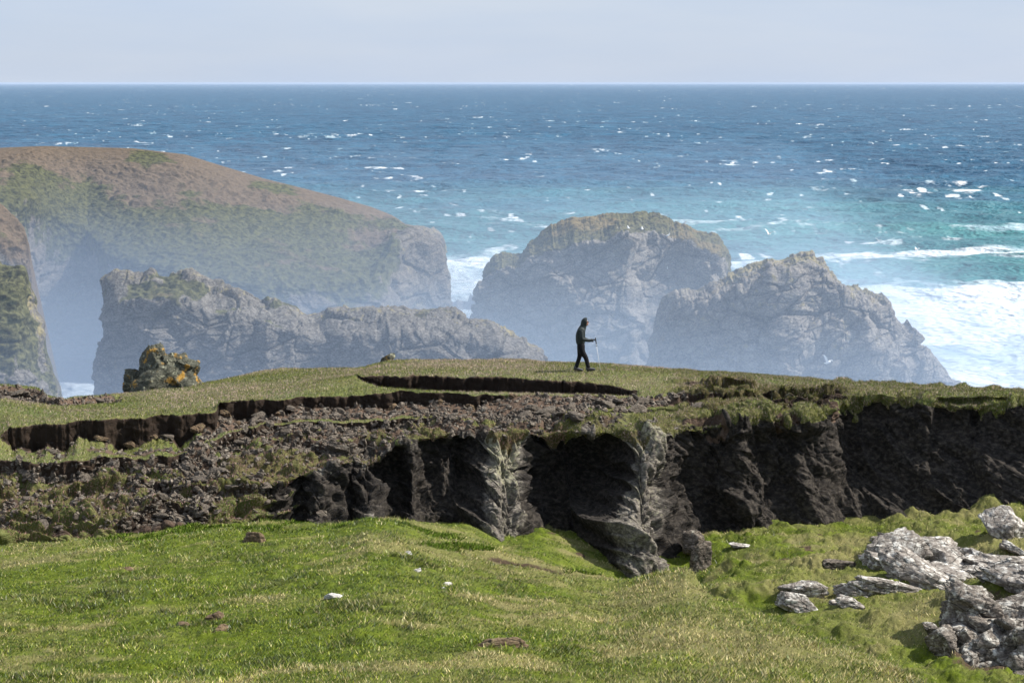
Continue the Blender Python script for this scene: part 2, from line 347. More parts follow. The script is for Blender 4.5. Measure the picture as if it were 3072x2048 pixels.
peat0 = wall1 + wall2 + wall3
terr = band(3.6, 14.2, .3) * sstep(1500, 1620, UG) * (1 - sstep(1900, 2000, UG))
over = sstep(1880, 1950, UG) * band(12, 14.6 , .3)
turf = np.clip(1 - soil - sstep(13.0, 13.7, TRR + n_med * .9) * sstep(540, 700, UG), 0, 1)
he = 13.6 + 2.0 * fbm(G, .65, 4, 75, .7, (1, 1, 4)) + .6 * n_med
over = sstep(1880, 1950, UG) * (1 - sstep(he - .1, he + .1, TRR)) * (TRR > 11)
turf = np.maximum(turf, over * .95)
# displacement
disp = np.zeros(G.shape[:2])
turf_rough = fbm(G, .25, 3, 41, .6) * .018 + fbm(G, .9, 3, 42) * .035
disp += turf_rough * (TRR > 1)
# terracettes on the right shoulder
hq = G + np.stack([fbm(G, .7, 4, 45, .6), fbm(G, .7, 4, 48, .6), fbm(G, .7, 4, 49, .6)], -1) * .55
hf, hc, hr = cells(hq * np.array([1, 1, .01]), .95, 43, (2.0, 1.0, 1)); hf2, hc2, hr2 = cells(hq * np.array([1, 1, .01]), .42, 46, (1.9, 1.0, 1))
hill_ = (hr - .5) * .62 * sstep(0, .16, hc) + np.minimum(hc, .3) * .25 + fbm(G, .3, 3, 55, .6) * .07 + (hr2 - .5) * .14 * sstep(0, .3, hc2) + np.minimum(hc2, .4) * .10
disp += terr * (hill_ - .05) * 1.05
soil = np.clip(soil + terr * (1 - sstep(.04, .16, hc)) * .9 * sstep(-.25, .05, fbm(G, .7, 2, 44)), 0, 1)
turf = np.where(terr > .3, np.minimum(turf, 1 - soil), turf)
# rubble lumps
f1, c1, r1 = cells(G, .55, 51, (1.3, 1, .7)); f2, c2, r2 = cells(G, .2, 52, (1.4, 1, .8))
lump = (np.minimum(c1 * 1.4, .5) * .5 * (r1 > .3) + f1 * .16) * .55 + (np.minimum(c2 * 1.4, .5) * .30 + f2 * .12) * .35
rw = np.clip(rubl + mid_rub * .35 + apron * .08, 0, 1); disp += np.clip(peat0, 0, 1) * (fbm(G, .22, 3, 54, .6) * .09)
disp += rw * (lump - .06) * (.40 + .85 * sstep(-.25, .25, fbm(G, 1.2, 3, 59))) + rw * fbm(G, 1.3, 4, 53, .6) * .42 + rw * n_med * .08
qd = -G[..., 2] * 2.3 + fbm(G, 1.7, 3, 57, .55, (2.2, 1.2, 1.2)) * 1.5 + G[..., 0] * .10
qs = qd - np.floor(qd); ledg = np.where(qs < .86, qs / .86, (1 - qs) / .14)
disp += rubl * (ledg - .45) * .34 * sstep(12.05, 12.6, TRR)
lg = rubl * sstep(.5, .66, qs) * (1 - sstep(.84, .88, qs)) * sstep(-.25, .05, n_med + .25 * fbm(G, .9, 2, 58)) * (TRR > 12.1) * (rockw < .4)
turf = np.maximum(turf, lg); soil = soil * (1 - lg)
riser = rubl * sstep(.85, .88, qs) * (TRR > 12.1)
# rock facets
Gw = G + (fbm(G, .9, 3, 66)[..., None] * .06); R_, c_, rr_ = cells(Gw, 1.25, 61, (.8, .9, 1.7), rot=.35, rot2=.15)
R2, c2_, _ = cells(Gw, .48, 62, (.8, 1, 1.5), rot=.5, rot2=.2)
R3, c3_, _ = cells(Gw, .17, 63, (1.5, 1, .7), rot=.7)
lit = np.interp(UG[0], [-200, 1550, 1650, 1900, 2550], [1, 1, .8, .55, .5])[None]
rd = R_ * .46 + R2 * .19 + R3 * .03 + fbm(G, 2.2, 2, 67, stretch=(1, 1, 1.8)) * .35 - .10 * (c_ < .06) - .03 * (c2_ < .05)
along = G[..., 0] + G[..., 1] * .4; hh_ = G[..., 2]
F1_ = facet(along, hh_, 1.5, 201, .35, (.8, 1.6)); F2_ = facet(along, hh_, .62, 202, -.3, (.8, 1.5)); F3_ = facet(along, hh_, .27, 203, .6, (.8, 1.5)); F4_ = facet(along, hh_, .11, 204, .2, (1, 1.2))
stp = (cells(np.stack([along, hh_ * .6, along * 0], -1), 1.1, 205)[2] - .5)
rd = F1_ * .48 + F2_ * .27 + F3_ * .19 + F4_ * .065 + stp * .22 + fbm(G, 2.2, 2, 67, stretch=(1, 1, 1.8)) * .2 - .05 * (c2_ < .05)
disp += rockw * rd * lit * (1 - sstep(17.5, 19, TRR) * .5)
# turf cushion hanging at the rim on the right
hang = sstep(1850, 1960, UG) * band(11.5, 14.4, .5)
hx_, hy_, hz2 = cells(hq, 1.15, 47, (1.3, 1.2, 2.5))
disp += hang * (.55 * fbm(G, 1.5, 3, 71, stretch=(1, 1, 2.5)) + np.minimum(hy_, .28) * .8 + fbm(G, .35, 4, 56, .65) * .14 - .12 + .06 * fbm(G, .3, 2, 72, stretch=(1, 1, 5)))
disp += over * .04
disp -= .38 * (1 - sstep(255, 285, UG)) * band(2.3, 3.05, .04)
G2 = G + N * disp[..., None]
lich_light = np.clip(sstep(14.6, 13.2, TRR) * .42 + .12 * sstep(1300, 1150, UG) + .35 * sstep(-.1, .3, fbm(G, 1.5, 3, 73)) - .75 * sstep(1900, 2000, UG) - .3 * sstep(15, 17, TRR), 0, 1)
lich_light = np.clip(lich_light * .8 + .62 * sstep(.15, .75, np.broadcast_to(pl, TRR.shape) + .25 * n_big) * (TRR > 13) - .15 * sstep(1560, 1700, UG), 0, 1)  # pillars painted paler as if sunlit, right wall darker as if shaded
peat = np.clip(wall1 + wall2 + wall3 * .8, 0, 1)
lich_light = np.where(TRR < 12.3, np.clip(peat + terr, 0, 1), lich_light)
lich_light = np.where((TRR >= 12.3) & (soil > .3) & (rockw < .5), np.clip(sstep(-.1, .4, fbm(G, .8, 3, 74)) * .55 + .25 * (UG < 560) + .6 * riser, 0, .95) * (1 - lg), lich_light)
mask = np.stack([turf, soil, lich_light], -1)
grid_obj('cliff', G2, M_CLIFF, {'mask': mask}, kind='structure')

# ================================================================== GROUND (foreground hill + gully floor)
CC = ctl([(-200,1262,48.5),(0,1245,48.7),(250,1225,48.7),(450,1205,48.5),(650,1192,47.5),(760,1200,46),(840,1192,45),(920,1215,44.5),(1000,1245,44.2),(1200,1290,43.5),(1420,1328,42),(1500,1312,41),(1580,1300,40),(1625,1345,38),(1650,1368,37),(1800,1420,34.5),(2000,1500,32.2),(2130,1568,30.5),(2352,1680,28.5),(2550,1780,27)])
def ground_z(U, Y):
    zb = cv(CBASE, U)[..., 2]; Yb = np.interp(U, CBASE[:, 0], CBASE[:, 2])
    Ye = np.interp(U, CC[:, 0], CC[:, 2]); zc = cv(CC, U)[..., 2]
    zn = W(U, 1612 + 0 * U, 28 + 0 * U)[..., 2] + .15 * np.sin(U / 500.)
    s = (Y - 28) / np.maximum(Ye - 28, .8)
    hill = zn + (zc - zn) * s + .35 * np.clip(s * (1 - s), -.6, 1)
    hill = np.where(Ye < 31, zc + (Y - Ye) * -.06, hill)
    floor = zb + (-12.45 - zb) * sstep(0, 1, (Yb - Y) / 10.) * sstep(1400, 1700, U)
    lin = zc + (zb - zc) * np.clip((Y - Ye) / np.maximum(Yb - Ye, 1), 0, 1.2)
    gul = sstep(850, 1550, U)
    drop = np.interp(U, [-200, 900, 1300, 1600, 2550], [8, 8, 5, 2.0, 1.8])
    t = sstep(0, 1, (Y - Ye) / drop)
    far = hill * (1 - t) + floor * t
    out = np.where(Y > Ye, lin * (1 - gul) + far * gul, hill)
    x = (U * K - 512) / FPX * Y
    # mound below the pale outcrop, notch at the far right
    out = out + np.where(Y > Ye, 1, 0) * t * (1.15 * np.exp(-((x - 12.2) / 2.6) ** 2 - ((Y - 45.2) / 2.2) ** 2) + .35 * np.exp(-((x - 9.0) / 2.2) ** 2 - ((Y - 49.5) / 2.5) ** 2))
    out = out - 2.5 * np.exp(-((x - 13.6) / 1.3) ** 2 - ((Y - 41.6) / 1.7) ** 2) * np.where(Y > Ye, 1, 0)
    # small dell in the middle, eroded bank
    out = out - .30 * np.exp(-((U - 1200) / 120) ** 2 - ((Y - 42.6 + (U - 1200) * .003) / .35) ** 2)
    return out
YR = np.exp(np.linspace(math.log(24), math.log(64), 760))
UG2, YG = np.meshgrid(np.linspace(-250, 2600, 1300), YR)
def ground_pts(U, Y):
    x = (U * K - 512) / FPX * Y / (math.cos(TH))   # bearing of the sighting grid (nearly constant)
    z = ground_z(U, Y); p = np.stack([x, Y, z], -1)
    q = p * np.array([1, 1, 0])
    edge = 1 + .8 * sstep(46, 50, Y)
    z = z + fbm(q, 2.4, 3, 81) * .16 * edge + fbm(q, .7, 3, 82) * .05 * edge + np.maximum(fbm(q, .32, 2, 83), 0) * .07
    gl = sstep(1500, 1700, U) * sstep(0, 1.5, Y - np.interp(U, CC[:, 0], CC[:, 2]))
    z = z + gl * (np.maximum(fbm(q, .85, 5, 84, .6), -.05) * .38 + fbm(q, 2., 2, 85) * .15 + fbm(q, .25, 3, 86, .6) * .05)
    p[..., 2] = z
    return p
GP = ground_pts(UG2, YG); Yc_ = np.interp(UG2, CC[:, 0], CC[:, 2])
straw = np.clip(-.12 * sstep(1100, 500, UG2) + .75 * sstep(.18, .42, fbm(GP, .8, 3, 93, stretch=(2, 1, 1))) + sstep(-.1, .6, fbm(GP, 3.5, 4, 91, stretch=(1.5, 1, 1))) * .8 + .45 * sstep(900, 1900, UG2) * (1 - sstep(-2, 1, YG - np.interp(UG2, CC[:, 0], CC[:, 2]))) + .8 * np.exp(-((UG2 - 2090) / 150) ** 2 - ((YG - 44.8) / 2.0) ** 2) + .35 * sstep(1500, 1700, UG2) * (YG > Yc_ + 1) * (.5 + fbm(GP, .6, 3, 94)) + .25 * sstep(1900, 2300, UG2) * (YG > 43) + .3*(sstep(31,28.5,YG)), 0, 1)
soilg = sstep(.35, .6, fbm(GP, .9, 3, 92)) * sstep(48.8, 50, YG) * .7
soilg = soilg + .9 * np.exp(-((UG2 - 1200) / 110) ** 2 - ((YG - 42.9 + (UG2 - 1200) * .003) / .3) ** 2) + 1.1 * np.exp(-((UG2 - 2280) / 110) ** 2 - ((YG - 42.8) / 2.2) ** 2)
gm = np.stack([straw, np.clip(soilg, 0, 1), np.zeros_like(straw)], -1)
grid_obj('ground', GP, M_GROUND, {'mask': gm}, kind='structure', flip=False)

def blade_mesh(name, P, H, Wd, colr, lean, mat, **kw):
    n = len(P); a = RNG.uniform(0, math.tau, n); b = a + RNG.uniform(-1.2, 1.2, n)
    dx = np.stack([np.cos(a) * Wd, np.sin(a) * Wd, 0 * a], -1)
    tip = P + np.stack([np.cos(b) * H * lean + .25 * H * lean, np.sin(b) * H * lean, H], -1)
    V = np.stack([P - dx, P + dx, tip], 1).reshape(-1, 3)
    V[0::3, 2] -= .02; V[1::3, 2] -= .02
    C3 = np.repeat(colr, 3, 0).reshape(n, 3, 3)
    me = raw_mesh(name, V, np.arange(3 * n).reshape(n, 3), mat, {'col': C3.reshape(-1, 3)}, smooth=False)
    return put(bpy.data.objects.new(name, me), **kw)
def pal(n, straw, seed):
    r = RNG.random(n); k = RNG.random((n, 1))
    g = np.where((r < .5)[:, None], np.array([.110, .165, .006]), np.where((r < .7)[:, None], np.array([.27, .30, .016]), np.array([.030, .055, .004])))
    s = np.array([.60, .50, .23]) * (.45 + .75 * k)
    isst = (RNG.random(n) < straw)[:, None]
    return np.where(isst, s, g * (.75 + .5 * k))
def sample_grid(P, wts, n):
    R, C = P.shape[:2]; w = wts[:-1, :-1].ravel(); w = w / w.sum()
    idx = RNG.choice(len(w), n, p=w); r, c = np.divmod(idx, C - 1)
    a = RNG.random((n, 1)); b = RNG.random((n, 1))
    return P[r, c] * (1 - a) * (1 - b) + P[r + 1, c] * a * (1 - b) + P[r, c + 1] * (1 - a) * b + P[r + 1, c + 1] * a * b, r, c
Yc = np.interp(UG2, CC[:, 0], CC[:, 2])
wg = (YG < Yc + .6) * 1. + (YG >= Yc + .6) * .75
wg *= np.clip(1 - soilg, 0.02, 1) * (.45 + np.clip(fbm(GP, .5, 2, 95) + .4, 0, 1))
P_, r_, c_i = sample_grid(GP, wg, 620000)
st = np.clip(.09 + .56 * straw[r_, c_i] + .15 * fbm(P_, .45, 2, 96), .03, .9)
colr = pal(len(P_), st, 1) * (1 + .55 * fbm(P_ * np.array([1, 1, 0]), 1.1, 4, 120, .65))[:, None]
clumpy = sstep(.25, .5, fbm(P_, .9, 3, 121)); colr = colr * (1 - .45 * clumpy[:, None] * (1 - straw[r_, c_i][:, None]))
tall = .7 + .8 * clumpy + .9 * np.clip(fbm(P_, .6, 2, 97) + .3, 0, 1)
blade_mesh('grass', P_, RNG.uniform(.02, .06, len(P_)) * tall, RNG.uniform(.005, .012, len(P_)), colr, 1.1, M_BLADE,
           kind='stuff', label='short green and straw coloured grass covering the foreground slope', cat='grass')
hb_w = (YG > 45.2) * (YG < 49.2) * sstep(120, 250, UG2) * (1 - sstep(950, 1080, UG2)) * sstep(.0, .3, fbm(GP, 1.0, 3, 130)) + (YG > 42.5) * (YG < 44.6) * sstep(930, 1000, UG2) * (1 - sstep(1380, 1440, UG2)) * sstep(.1, .35, fbm(GP, .8, 3, 131))
P_, r_, c_i = sample_grid(GP, hb_w, 14000)
hc_ = np.where((RNG.random(len(P_)) < .18)[:, None], np.array([.22, .27, .05]), np.array([.075, .125, .010])) * RNG.uniform(.6, 1.4, (len(P_), 1))
blade_mesh('ground_herbs', P_, RNG.uniform(.04, .11, len(P_)), RNG.uniform(.014, .028, len(P_)), hc_, .9, mat_attr('herb_leaves', .85, .08), kind='stuff', label='dark green leafy herbs along the crest below the rubble', cat='herbs')
# plateau turf
wt = turf * (TRR > 1.6) * (TRR < 15.5) * np.where(TRR < 4, 1., .8) * np.gradient(G2[..., 1] * 0 + tr[:, None] * 0 + 1, axis=0).clip(1, 1)
ar = np.linalg.norm(np.cross(np.gradient(G2, axis=0), np.gradient(G2, axis=1)), axis=-1)
P_, r_, c_i = sample_grid(G2, (turf > .6) * (TRR > 1.6) * (TRR < 17.8) * ar.clip(0, .02) * (1 + 1.0 * (TRR > 12) + 1.0 * (UG > 1550)), 380000)
sg = np.clip(.34 + .5 * fbm(P_, 2.5, 3, 98) + .12 * sstep(800, 1100, UU[c_i]) * (tr[r_] < 4), .05, .8)
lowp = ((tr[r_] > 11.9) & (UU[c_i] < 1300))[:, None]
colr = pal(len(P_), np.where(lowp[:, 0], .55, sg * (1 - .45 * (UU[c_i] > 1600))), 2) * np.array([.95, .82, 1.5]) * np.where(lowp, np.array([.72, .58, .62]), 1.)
hb = RNG.uniform(.025, .065, len(P_)) * (1 + .25 * (UU[c_i] > 1850))
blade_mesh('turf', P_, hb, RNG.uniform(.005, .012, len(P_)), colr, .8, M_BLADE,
           kind='stuff', label='close cropped olive turf on top of the eroded cliff', cat='turf')

# ================================================================== ROCKS
def ico(sub):
    import bmesh
    bm = bmesh.new(); bmesh.ops.create_icosphere(bm, subdivisions=sub, radius=1)
    V = np.array([v.co[:] for v in bm.verts]); Fc = np.array([[v.index for v in f.verts] for f in bm.faces]); bm.free(); return V, Fc
ICO = {k: ico(k) for k in (3, 4, 5, 6)}
def rock_shape(size, seed, sub=4, planes=14, rough=.05, crack=.05, lo=.62, cap=1.35):
    rg = np.random.default_rng(seed); V, Fc = ICO[sub]
    n = rg.normal(size=(planes, 3)); n /= np.linalg.norm(n, axis=1, keepdims=True); d = rg.uniform(lo, 1., planes)
    dots = V @ n.T; r = np.where(dots > .05, d / np.maximum(dots, .05), 9).min(1); r = np.minimum(r, cap)
    P = V * r[:, None]
    s = np.array([seed * 3.7, 0, 0])
    f, c, _ = cells(P + s, .55, seed, (1.3, 1, .7), rot=.4)
    f2, c2, _ = cells(P + s, .2, seed + 1, (1.3, 1, .7), rot=.4)
    P = P * (1 + rough * f * 1.6 + rough * .6 * f2 + rough * fbm(P + s, .3, 3, seed) - crack * (c < .07))[:, None]
    return P * np.array(size), Fc
def rock(name, mat, size, at, rotz=0., tilt=(0, 0), seed=1, sub=4, parent=None, me=None, **kw):
    if me is None:
        V, Fc = rock_shape(size, seed, sub); me = raw_mesh(name, V, Fc, mat, None, sub >= 5)
    o = bpy.data.objects.new(name, me); o.location = at; o.rotation_euler = (tilt[0], tilt[1], rotz)
    return put(o, parent=parent, **kw)
def on_ground(U, V):
    """walk down the sight line until it meets the ground"""
    Ys = np.linspace(26, 60, 1400); z = ground_pts(np.full_like(Ys, U), Ys)[:, 2]; zr = W(U, V, 1.)[2] * Ys
    k = int(np.argmax(zr < z)); p = W(U, V, Ys[k]); p[2] = z[k]; return p
GR = G2.reshape(-1, 3)
LB = [('weathered_boulder', M_PALE, 1855, 1358, (.52, .36, .22), .1, (.15, .12), 21, 'flat pale lichened slab lying in the gully grass, upper of the pair', 'boulder'),
      ('weathered_boulder', M_PALE, 1830, 1396, (.62, .3, .25), -.45, (.0, .28), 22, 'long pale leaning slab with a dark underside, lower of the pair in the gully', 'boulder'),
      ('weathered_boulder', M_GREY, 1925, 1303, (.42, .3, .2), .3, (0, .1), 23, 'small dark grey stone alone in the gully grass below the dark cliff', 'boulder'),
      ('weathered_boulder', M_PALE, 2318, 1232, (.72, .6, .55), .3, (.1, .35), 24, 'big rounded grey boulder against the dark cliff foot at the right edge', 'boulder'),
      ('weathered_boulder', M_PALE, 2322, 1262, (.38, .3, .16), .6, (0, .5), 25, 'small pale rock tucked under the big rounded grey boulder', 'boulder'),
      ('weathered_boulder', M_PALE, 1950, 1392, (.35, .3, .2), .2, (0, .1), 26, 'small pale rock in grass left of the grassy mound below the outcrop', 'boulder'),
      ('weathered_boulder', M_GREY, 1595, 1262, (.45, .4, .35), .9, (0, .2), 27, 'dark speckled boulder at the foot of the tall rock buttress', 'boulder'),
      ('weathered_boulder', M_GREY, 1612, 1300, (.35, .35, .55), .2, (0, .1), 28, 'narrow upright speckled boulder half hidden behind the grassy lobe', 'boulder'),
      ('weathered_boulder', M_PALE, 1700, 1255, (.35, .25, .1), .2, (0, .1), 29, 'thin pale reddish slab lying in the sunlit gully grass', 'boulder'),
      ('weathered_boulder', M_PALE, 2135, 1248, (.3, .2, .1), .5, (0, .1), 30, 'small thin pale stone in grass behind the white outcrop', 'boulder'),
      ('white_stone', M_WHITE, 760, 1371, (.15, .11, .08), .2, (0, 0), 31, 'single white stone in the middle of the bright green grass', 'stone'),
      ('white_stone', M_WHITE, 938, 1271, (.09, .07, .05), .2, (0, 0), 32, 'tiny white stone just below the grassy crest in the middle', 'stone'),
      ('white_stone', M_WHITE, 960, 1310, (.11, .08, .05), .9, (0, 0), 33, 'flat white stone on grass below the crest, second of three in a row', 'stone'),
      ('white_stone', M_WHITE, 1025, 1342, (.12, .08, .06), .5, (0, 0), 34, 'pale stone beside a dark crack in the pale dry grass', 'stone'),
      ('white_stone', M_WHITE, 1018, 1350, (.05, .04, .03), .5, (0, 0), 35, 'very small pale pebble touching the stone beside the dark crack', 'stone'),
      ('peat_clod', M_CLOD, 495, 1418, (.17, .12, .11), .2, (0, .2), 41, 'brown peat clod on green grass, topmost of the three', 'clod of earth'),
      ('peat_clod', M_CLOD, 506, 1448, (.17, .12, .09), .9, (0, 0), 42, 'brown peat clod on green grass, lowest of the three', 'clod of earth'),
      ('peat_clod', M_CLOD, 417, 1438, (.12, .1, .08), .4, (0, 0), 43, 'small brown peat clod on green grass, leftmost of the three', 'clod of earth'),
      ('peat_clod', M_CLOD, 1150, 1478, (.42, .16, .10), .25, (0, 0), 44, 'wide dark clump of torn peat at the bottom middle of the grass', 'clod of earth'),
      ('peat_clod', M_CLOD, 590, 1242, (.30, .24, .20), .4, (0, 0), 45, 'rounded tan earth lump with a dark hollow at the foot of the rubble slope', 'clod of earth'),
      ('peat_clod', M_CLOD, 295, 1308, (.13, .1, .07), .4, (0, 0), 46, 'little tan earth lump in the grass at left below the rubble', 'clod of earth'),
      ]
for nm, mt, U, V, sz, rz, tl, sd, lab, ct in LB:
    p = on_ground(U, V); p[2] += sz[2] * (.25 if nm == 'weathered_boulder' else .0)
    rock(nm, mt, sz, p, rz, tl, sd, 5, label=lab, cat=ct)
# pale bedrock outcrop: fused tilted slabs, one body
def fused(name, mat, parts, lo=.5, cap=1.6, **kw):
    Vs = []; Fs = []; k = 0; c0 = np.array(parts[0][0])
    for at, size, rot, seed in parts:
        V, Fc = rock_shape(size, seed, 5, 11, .05, .04, lo, cap)
        cz, sz = math.cos(rot[2]), math.sin(rot[2]); cy, sy = math.cos(rot[1]), math.sin(rot[1]); cx, sx = math.cos(rot[0]), math.sin(rot[0])
        Rx = np.array([[1, 0, 0], [0, cx, -sx], [0, sx, cx]]); Ry = np.array([[cy, 0, sy], [0, 1, 0], [-sy, 0, cy]]); Rz = np.array([[cz, -sz, 0], [sz, cz, 0], [0, 0, 1]])
        V = V @ (Rz @ Ry @ Rx).T + np.array(at) - c0
        Vs.append(V); Fs.append(Fc + k); k += len(V)
    me = raw_mesh(name, np.concatenate(Vs), np.concatenate(Fs), mat, None, True)
    o = bpy.data.objects.new(name, me); o.location = c0
    return put(o, **kw)
rg = np.random.default_rng(5)
def slabs(spec, seed0):
    out = []
    for i, (U, V, a, b, c) in enumerate(spec):
        p = on_ground(U, V + 7); p[2] -= c * .10
        out.append((p, (a, b, c * .72), (rg.uniform(-.1, .15), rg.uniform(.1, .4), rg.uniform(-.5, .3)), seed0 + i))
    return out
spine = []
for q_ in range(58):
    t_ = rg.uniform(0, 1); sz_ = rg.uniform(.22, .75)
    spine.append((2035 + 370 * t_ + rg.uniform(-20, 20), 1262 + 62 * t_ + rg.uniform(-30, 30) * (1.1 - .3 * t_), sz_ * 1.25, sz_ * .8, sz_ * rg.uniform(.35, .8)))
spine += [(2050, 1270, .7, .6, .85), (2080, 1300, .95, .7, .7), (2150, 1325, 1.1, .6, .5), (2020, 1345, .55, .35, .3), (1995, 1350, .45, .3, .25), (1968, 1358, .4, .25, .22), (2045, 1335, .6, .35, .3)]
fused('rock_outcrop', M_PALE, slabs(spine, 100), lo=.5, cap=1.5, label='long pale lichened rock outcrop crossing the gully grass to the right edge', cat='rock outcrop')
rock('weathered_boulder', M_PALE, (.16, .13, .1), on_ground(1918, 1388), .4, (0, .2), 36, 4, label='small pale rock just left of the tip of the long outcrop', cat='boulder')
low = []
for i, (U, V, a, b, c) in enumerate([(2250,1390,.7,.4,.3),(2300,1410,.8,.45,.35),(2345,1400,.8,.5,.4),(2240,1425,.6,.4,.3),(2290,1450,.5,.4,.35),(2340,1450,.7,.5,.4),(2210,1440,.4,.3,.2),(2330,1500,.6,.5,.5),(2280,1490,.5,.4,.35),(2240,1475,.35,.3,.25),(2300,1530,.45,.4,.4),(2350,1550,.6,.5,.6),(2260,1515,.4,.3,.3),(2190,1400,.3,.25,.2),(2160,1475,.35,.3,.25),(2395,1420,.8,.5,.5),(2400,1500,.8,.6,.6),(2280,1560,.4,.4,.4),(2200,1505,.25,.2,.2),(2320,1580,.6,.5,.5),(2215,1470,.35,.3,.3),(2180,1440,.28,.25,.2),(2265,1545,.4,.3,.35),(2230,1540,.3,.3,.3),(2140,1440,.22,.2,.12),(2240,1360,.5,.3,.2),(2200,1375,.35,.25,.18)]):
    t_ = (V - 1390) / 190.; Y = 43.6 - 2.4 * t_
    p = W(U, V, Y); low.append((p, (a * .9, b, c), (rg.uniform(-.2, .2), rg.uniform(.1, .5), rg.uniform(-.6, .4)), 160 + i))
M_LOW = mat_boulder('broken_brown_grey_rock', (.05, .045, .04), (.15, .125, .105), (.34, .30, .25), (.50, .48, .43), .05)
fused('rock_outcrop', M_LOW, low, label='jumble of brown and grey broken rock on the steep bank at lower right', cat='rock outcrop')
# lichened pinnacle behind the turf on the left
pin = []
for i, (U, V, a, b, c) in enumerate([(362,850,.62,.6,1.0),(348,874,.7,.7,.6),(412,862,.8,.7,.85),(366,815,.24,.3,.6),(430,845,.35,.4,.5),(330,885,.8,.6,.5),(395,835,.4,.4,.5),(350,842,.4,.4,.4),(385,905,1.3,1.0,1.0)]):
    pin.append((W(U, V, 76), (a, b, c), (0, rg.uniform(-.3, .3), rg.uniform(0, 3)), 200 + i))
fused('rock_pinnacle', M_LICH, pin, lo=.62, cap=1.35, label='craggy rock pinnacle with orange lichen rising behind the turf at left', cat='rock pinnacle')
rock('rock_slab', M_LICH, (.32, .25, .16), W(890, 826, 75.3), .2, (0, -.5), 220, 5, label='pointed slab with an orange lichened tip on the turf skyline', cat='rock')
rock('rock_slab', M_GREY, (.25, .2, .09), W(850, 842, 75), .5, (0, -.2), 221, 4, label='low grey stone on the skyline left of the orange tipped slab', cat='rock')
for i, (U, V, s_) in enumerate([(300, 985, .22), (352, 990, .18), (455, 985, .3), (512, 955, .25), (545, 975, .14), (700, 935, .16), (905, 885, .2), (1010, 887, .16), (1180, 886, .15), (230, 1000, .2), (1080, 925, .2), (640, 950, .15)]):
    d_ = W(U, V, 1.); ci = int(np.argmin(abs(UU - U))); col_ = G2[:, ci]; sel = np.where((tr > 9.1) & (tr < 11.9))[0]
    kz = sel[np.argmin(abs(col_[sel, 2] / col_[sel, 1] - d_[2]))]
    rock('turf_sod', M_CLOD, (s_, s_ * .7, s_ * .55), col_[kz] + np.array([0, 0, s_ * .15]), i * .7, (0, .2), 600 + i, 4, label='fallen sod of brown peat lying below the turf scarp', cat='sod', group='fallen sods below the turf scarps')
# loose stones on the eroded slope
smesh = []
for i in range(9):
    V, Fc = rock_shape((1, .75, .42 + .05 * (i % 3)), 300 + i, 3, 9, .05, .03); smesh.append(raw_mesh('scree_stone', V, Fc, M_GREY, None, False))
wst = np.clip(rubl * (1.2 - sstep(700, 1100, UG) * .5) * (UG > -40) * (UG < 1600) + mid_rub * 1.6 + apron * .45 + wall3 * .4 + lefthag * 1.5, 0, 3) * np.clip(soil + .08, 0, 1) * (TRR < 17) * ar.clip(0, .01)
wst = wst * (UG < 2400) * (UG > -30)
Pst, rs, cs = sample_grid(G2, wst, 260)
sz = np.sort(RNG.gamma(2.4, .034, 260) + .06)[::-1].clip(.07, .30)
for i in range(260):
    s = sz[i]; U_ = UU[cs[i]]
    o = bpy.data.objects.new('scree_stone', smesh[i % 9]); o.location = Pst[i] + np.array([0, 0, s * .1]); o.scale = (s, s, s)
    o.rotation_euler = (random.uniform(-.5, .5), random.uniform(-.2, .7), random.uniform(0, 6.28))
    put(o, label='angular grey stone lying loose on the brown eroded slope', cat='stone', group='loose stones on the eroded slope')
V0, F0 = rock_shape((1, .75, .5), 350, 3, 9, .05, .03)
import bmesh
bm = bmesh.new(); bmesh.ops.create_icosphere(bm, subdivisions=1, radius=1); V1 = np.array([v.co[:] for v in bm.verts]); F1 = np.array([[v.index for v in f.verts] for f in bm.faces]); bm.free()
nn = 9000
Pst, rs, cs = sample_grid(G2, wst, nn); ss = (RNG.gamma(2.2, .022, nn) + .02).clip(.02, .16)
ax = RNG.normal(size=(nn, 3, 3)); Q, _ = np.linalg.qr(ax)
shp = V1[None] * (1 + RNG.uniform(-.35, .35, (nn, len(V1), 1))) * np.array([1, .75, .45])
Vst = np.einsum('nij,nkj->nki', Q, shp) * ss[:, None, None] + Pst[:, None] + np.array([0, 0, .01])
Fst = (F1[None] + (np.arange(nn) * len(V1))[:, None, None]).reshape(-1, 3)
me = raw_mesh('gravel', Vst.reshape(-1, 3), Fst, M_GREY, None, False)
put(bpy.data.objects.new('gravel', me), kind='stuff', label='small angular stones and gravel covering the eroded slope', cat='gravel')

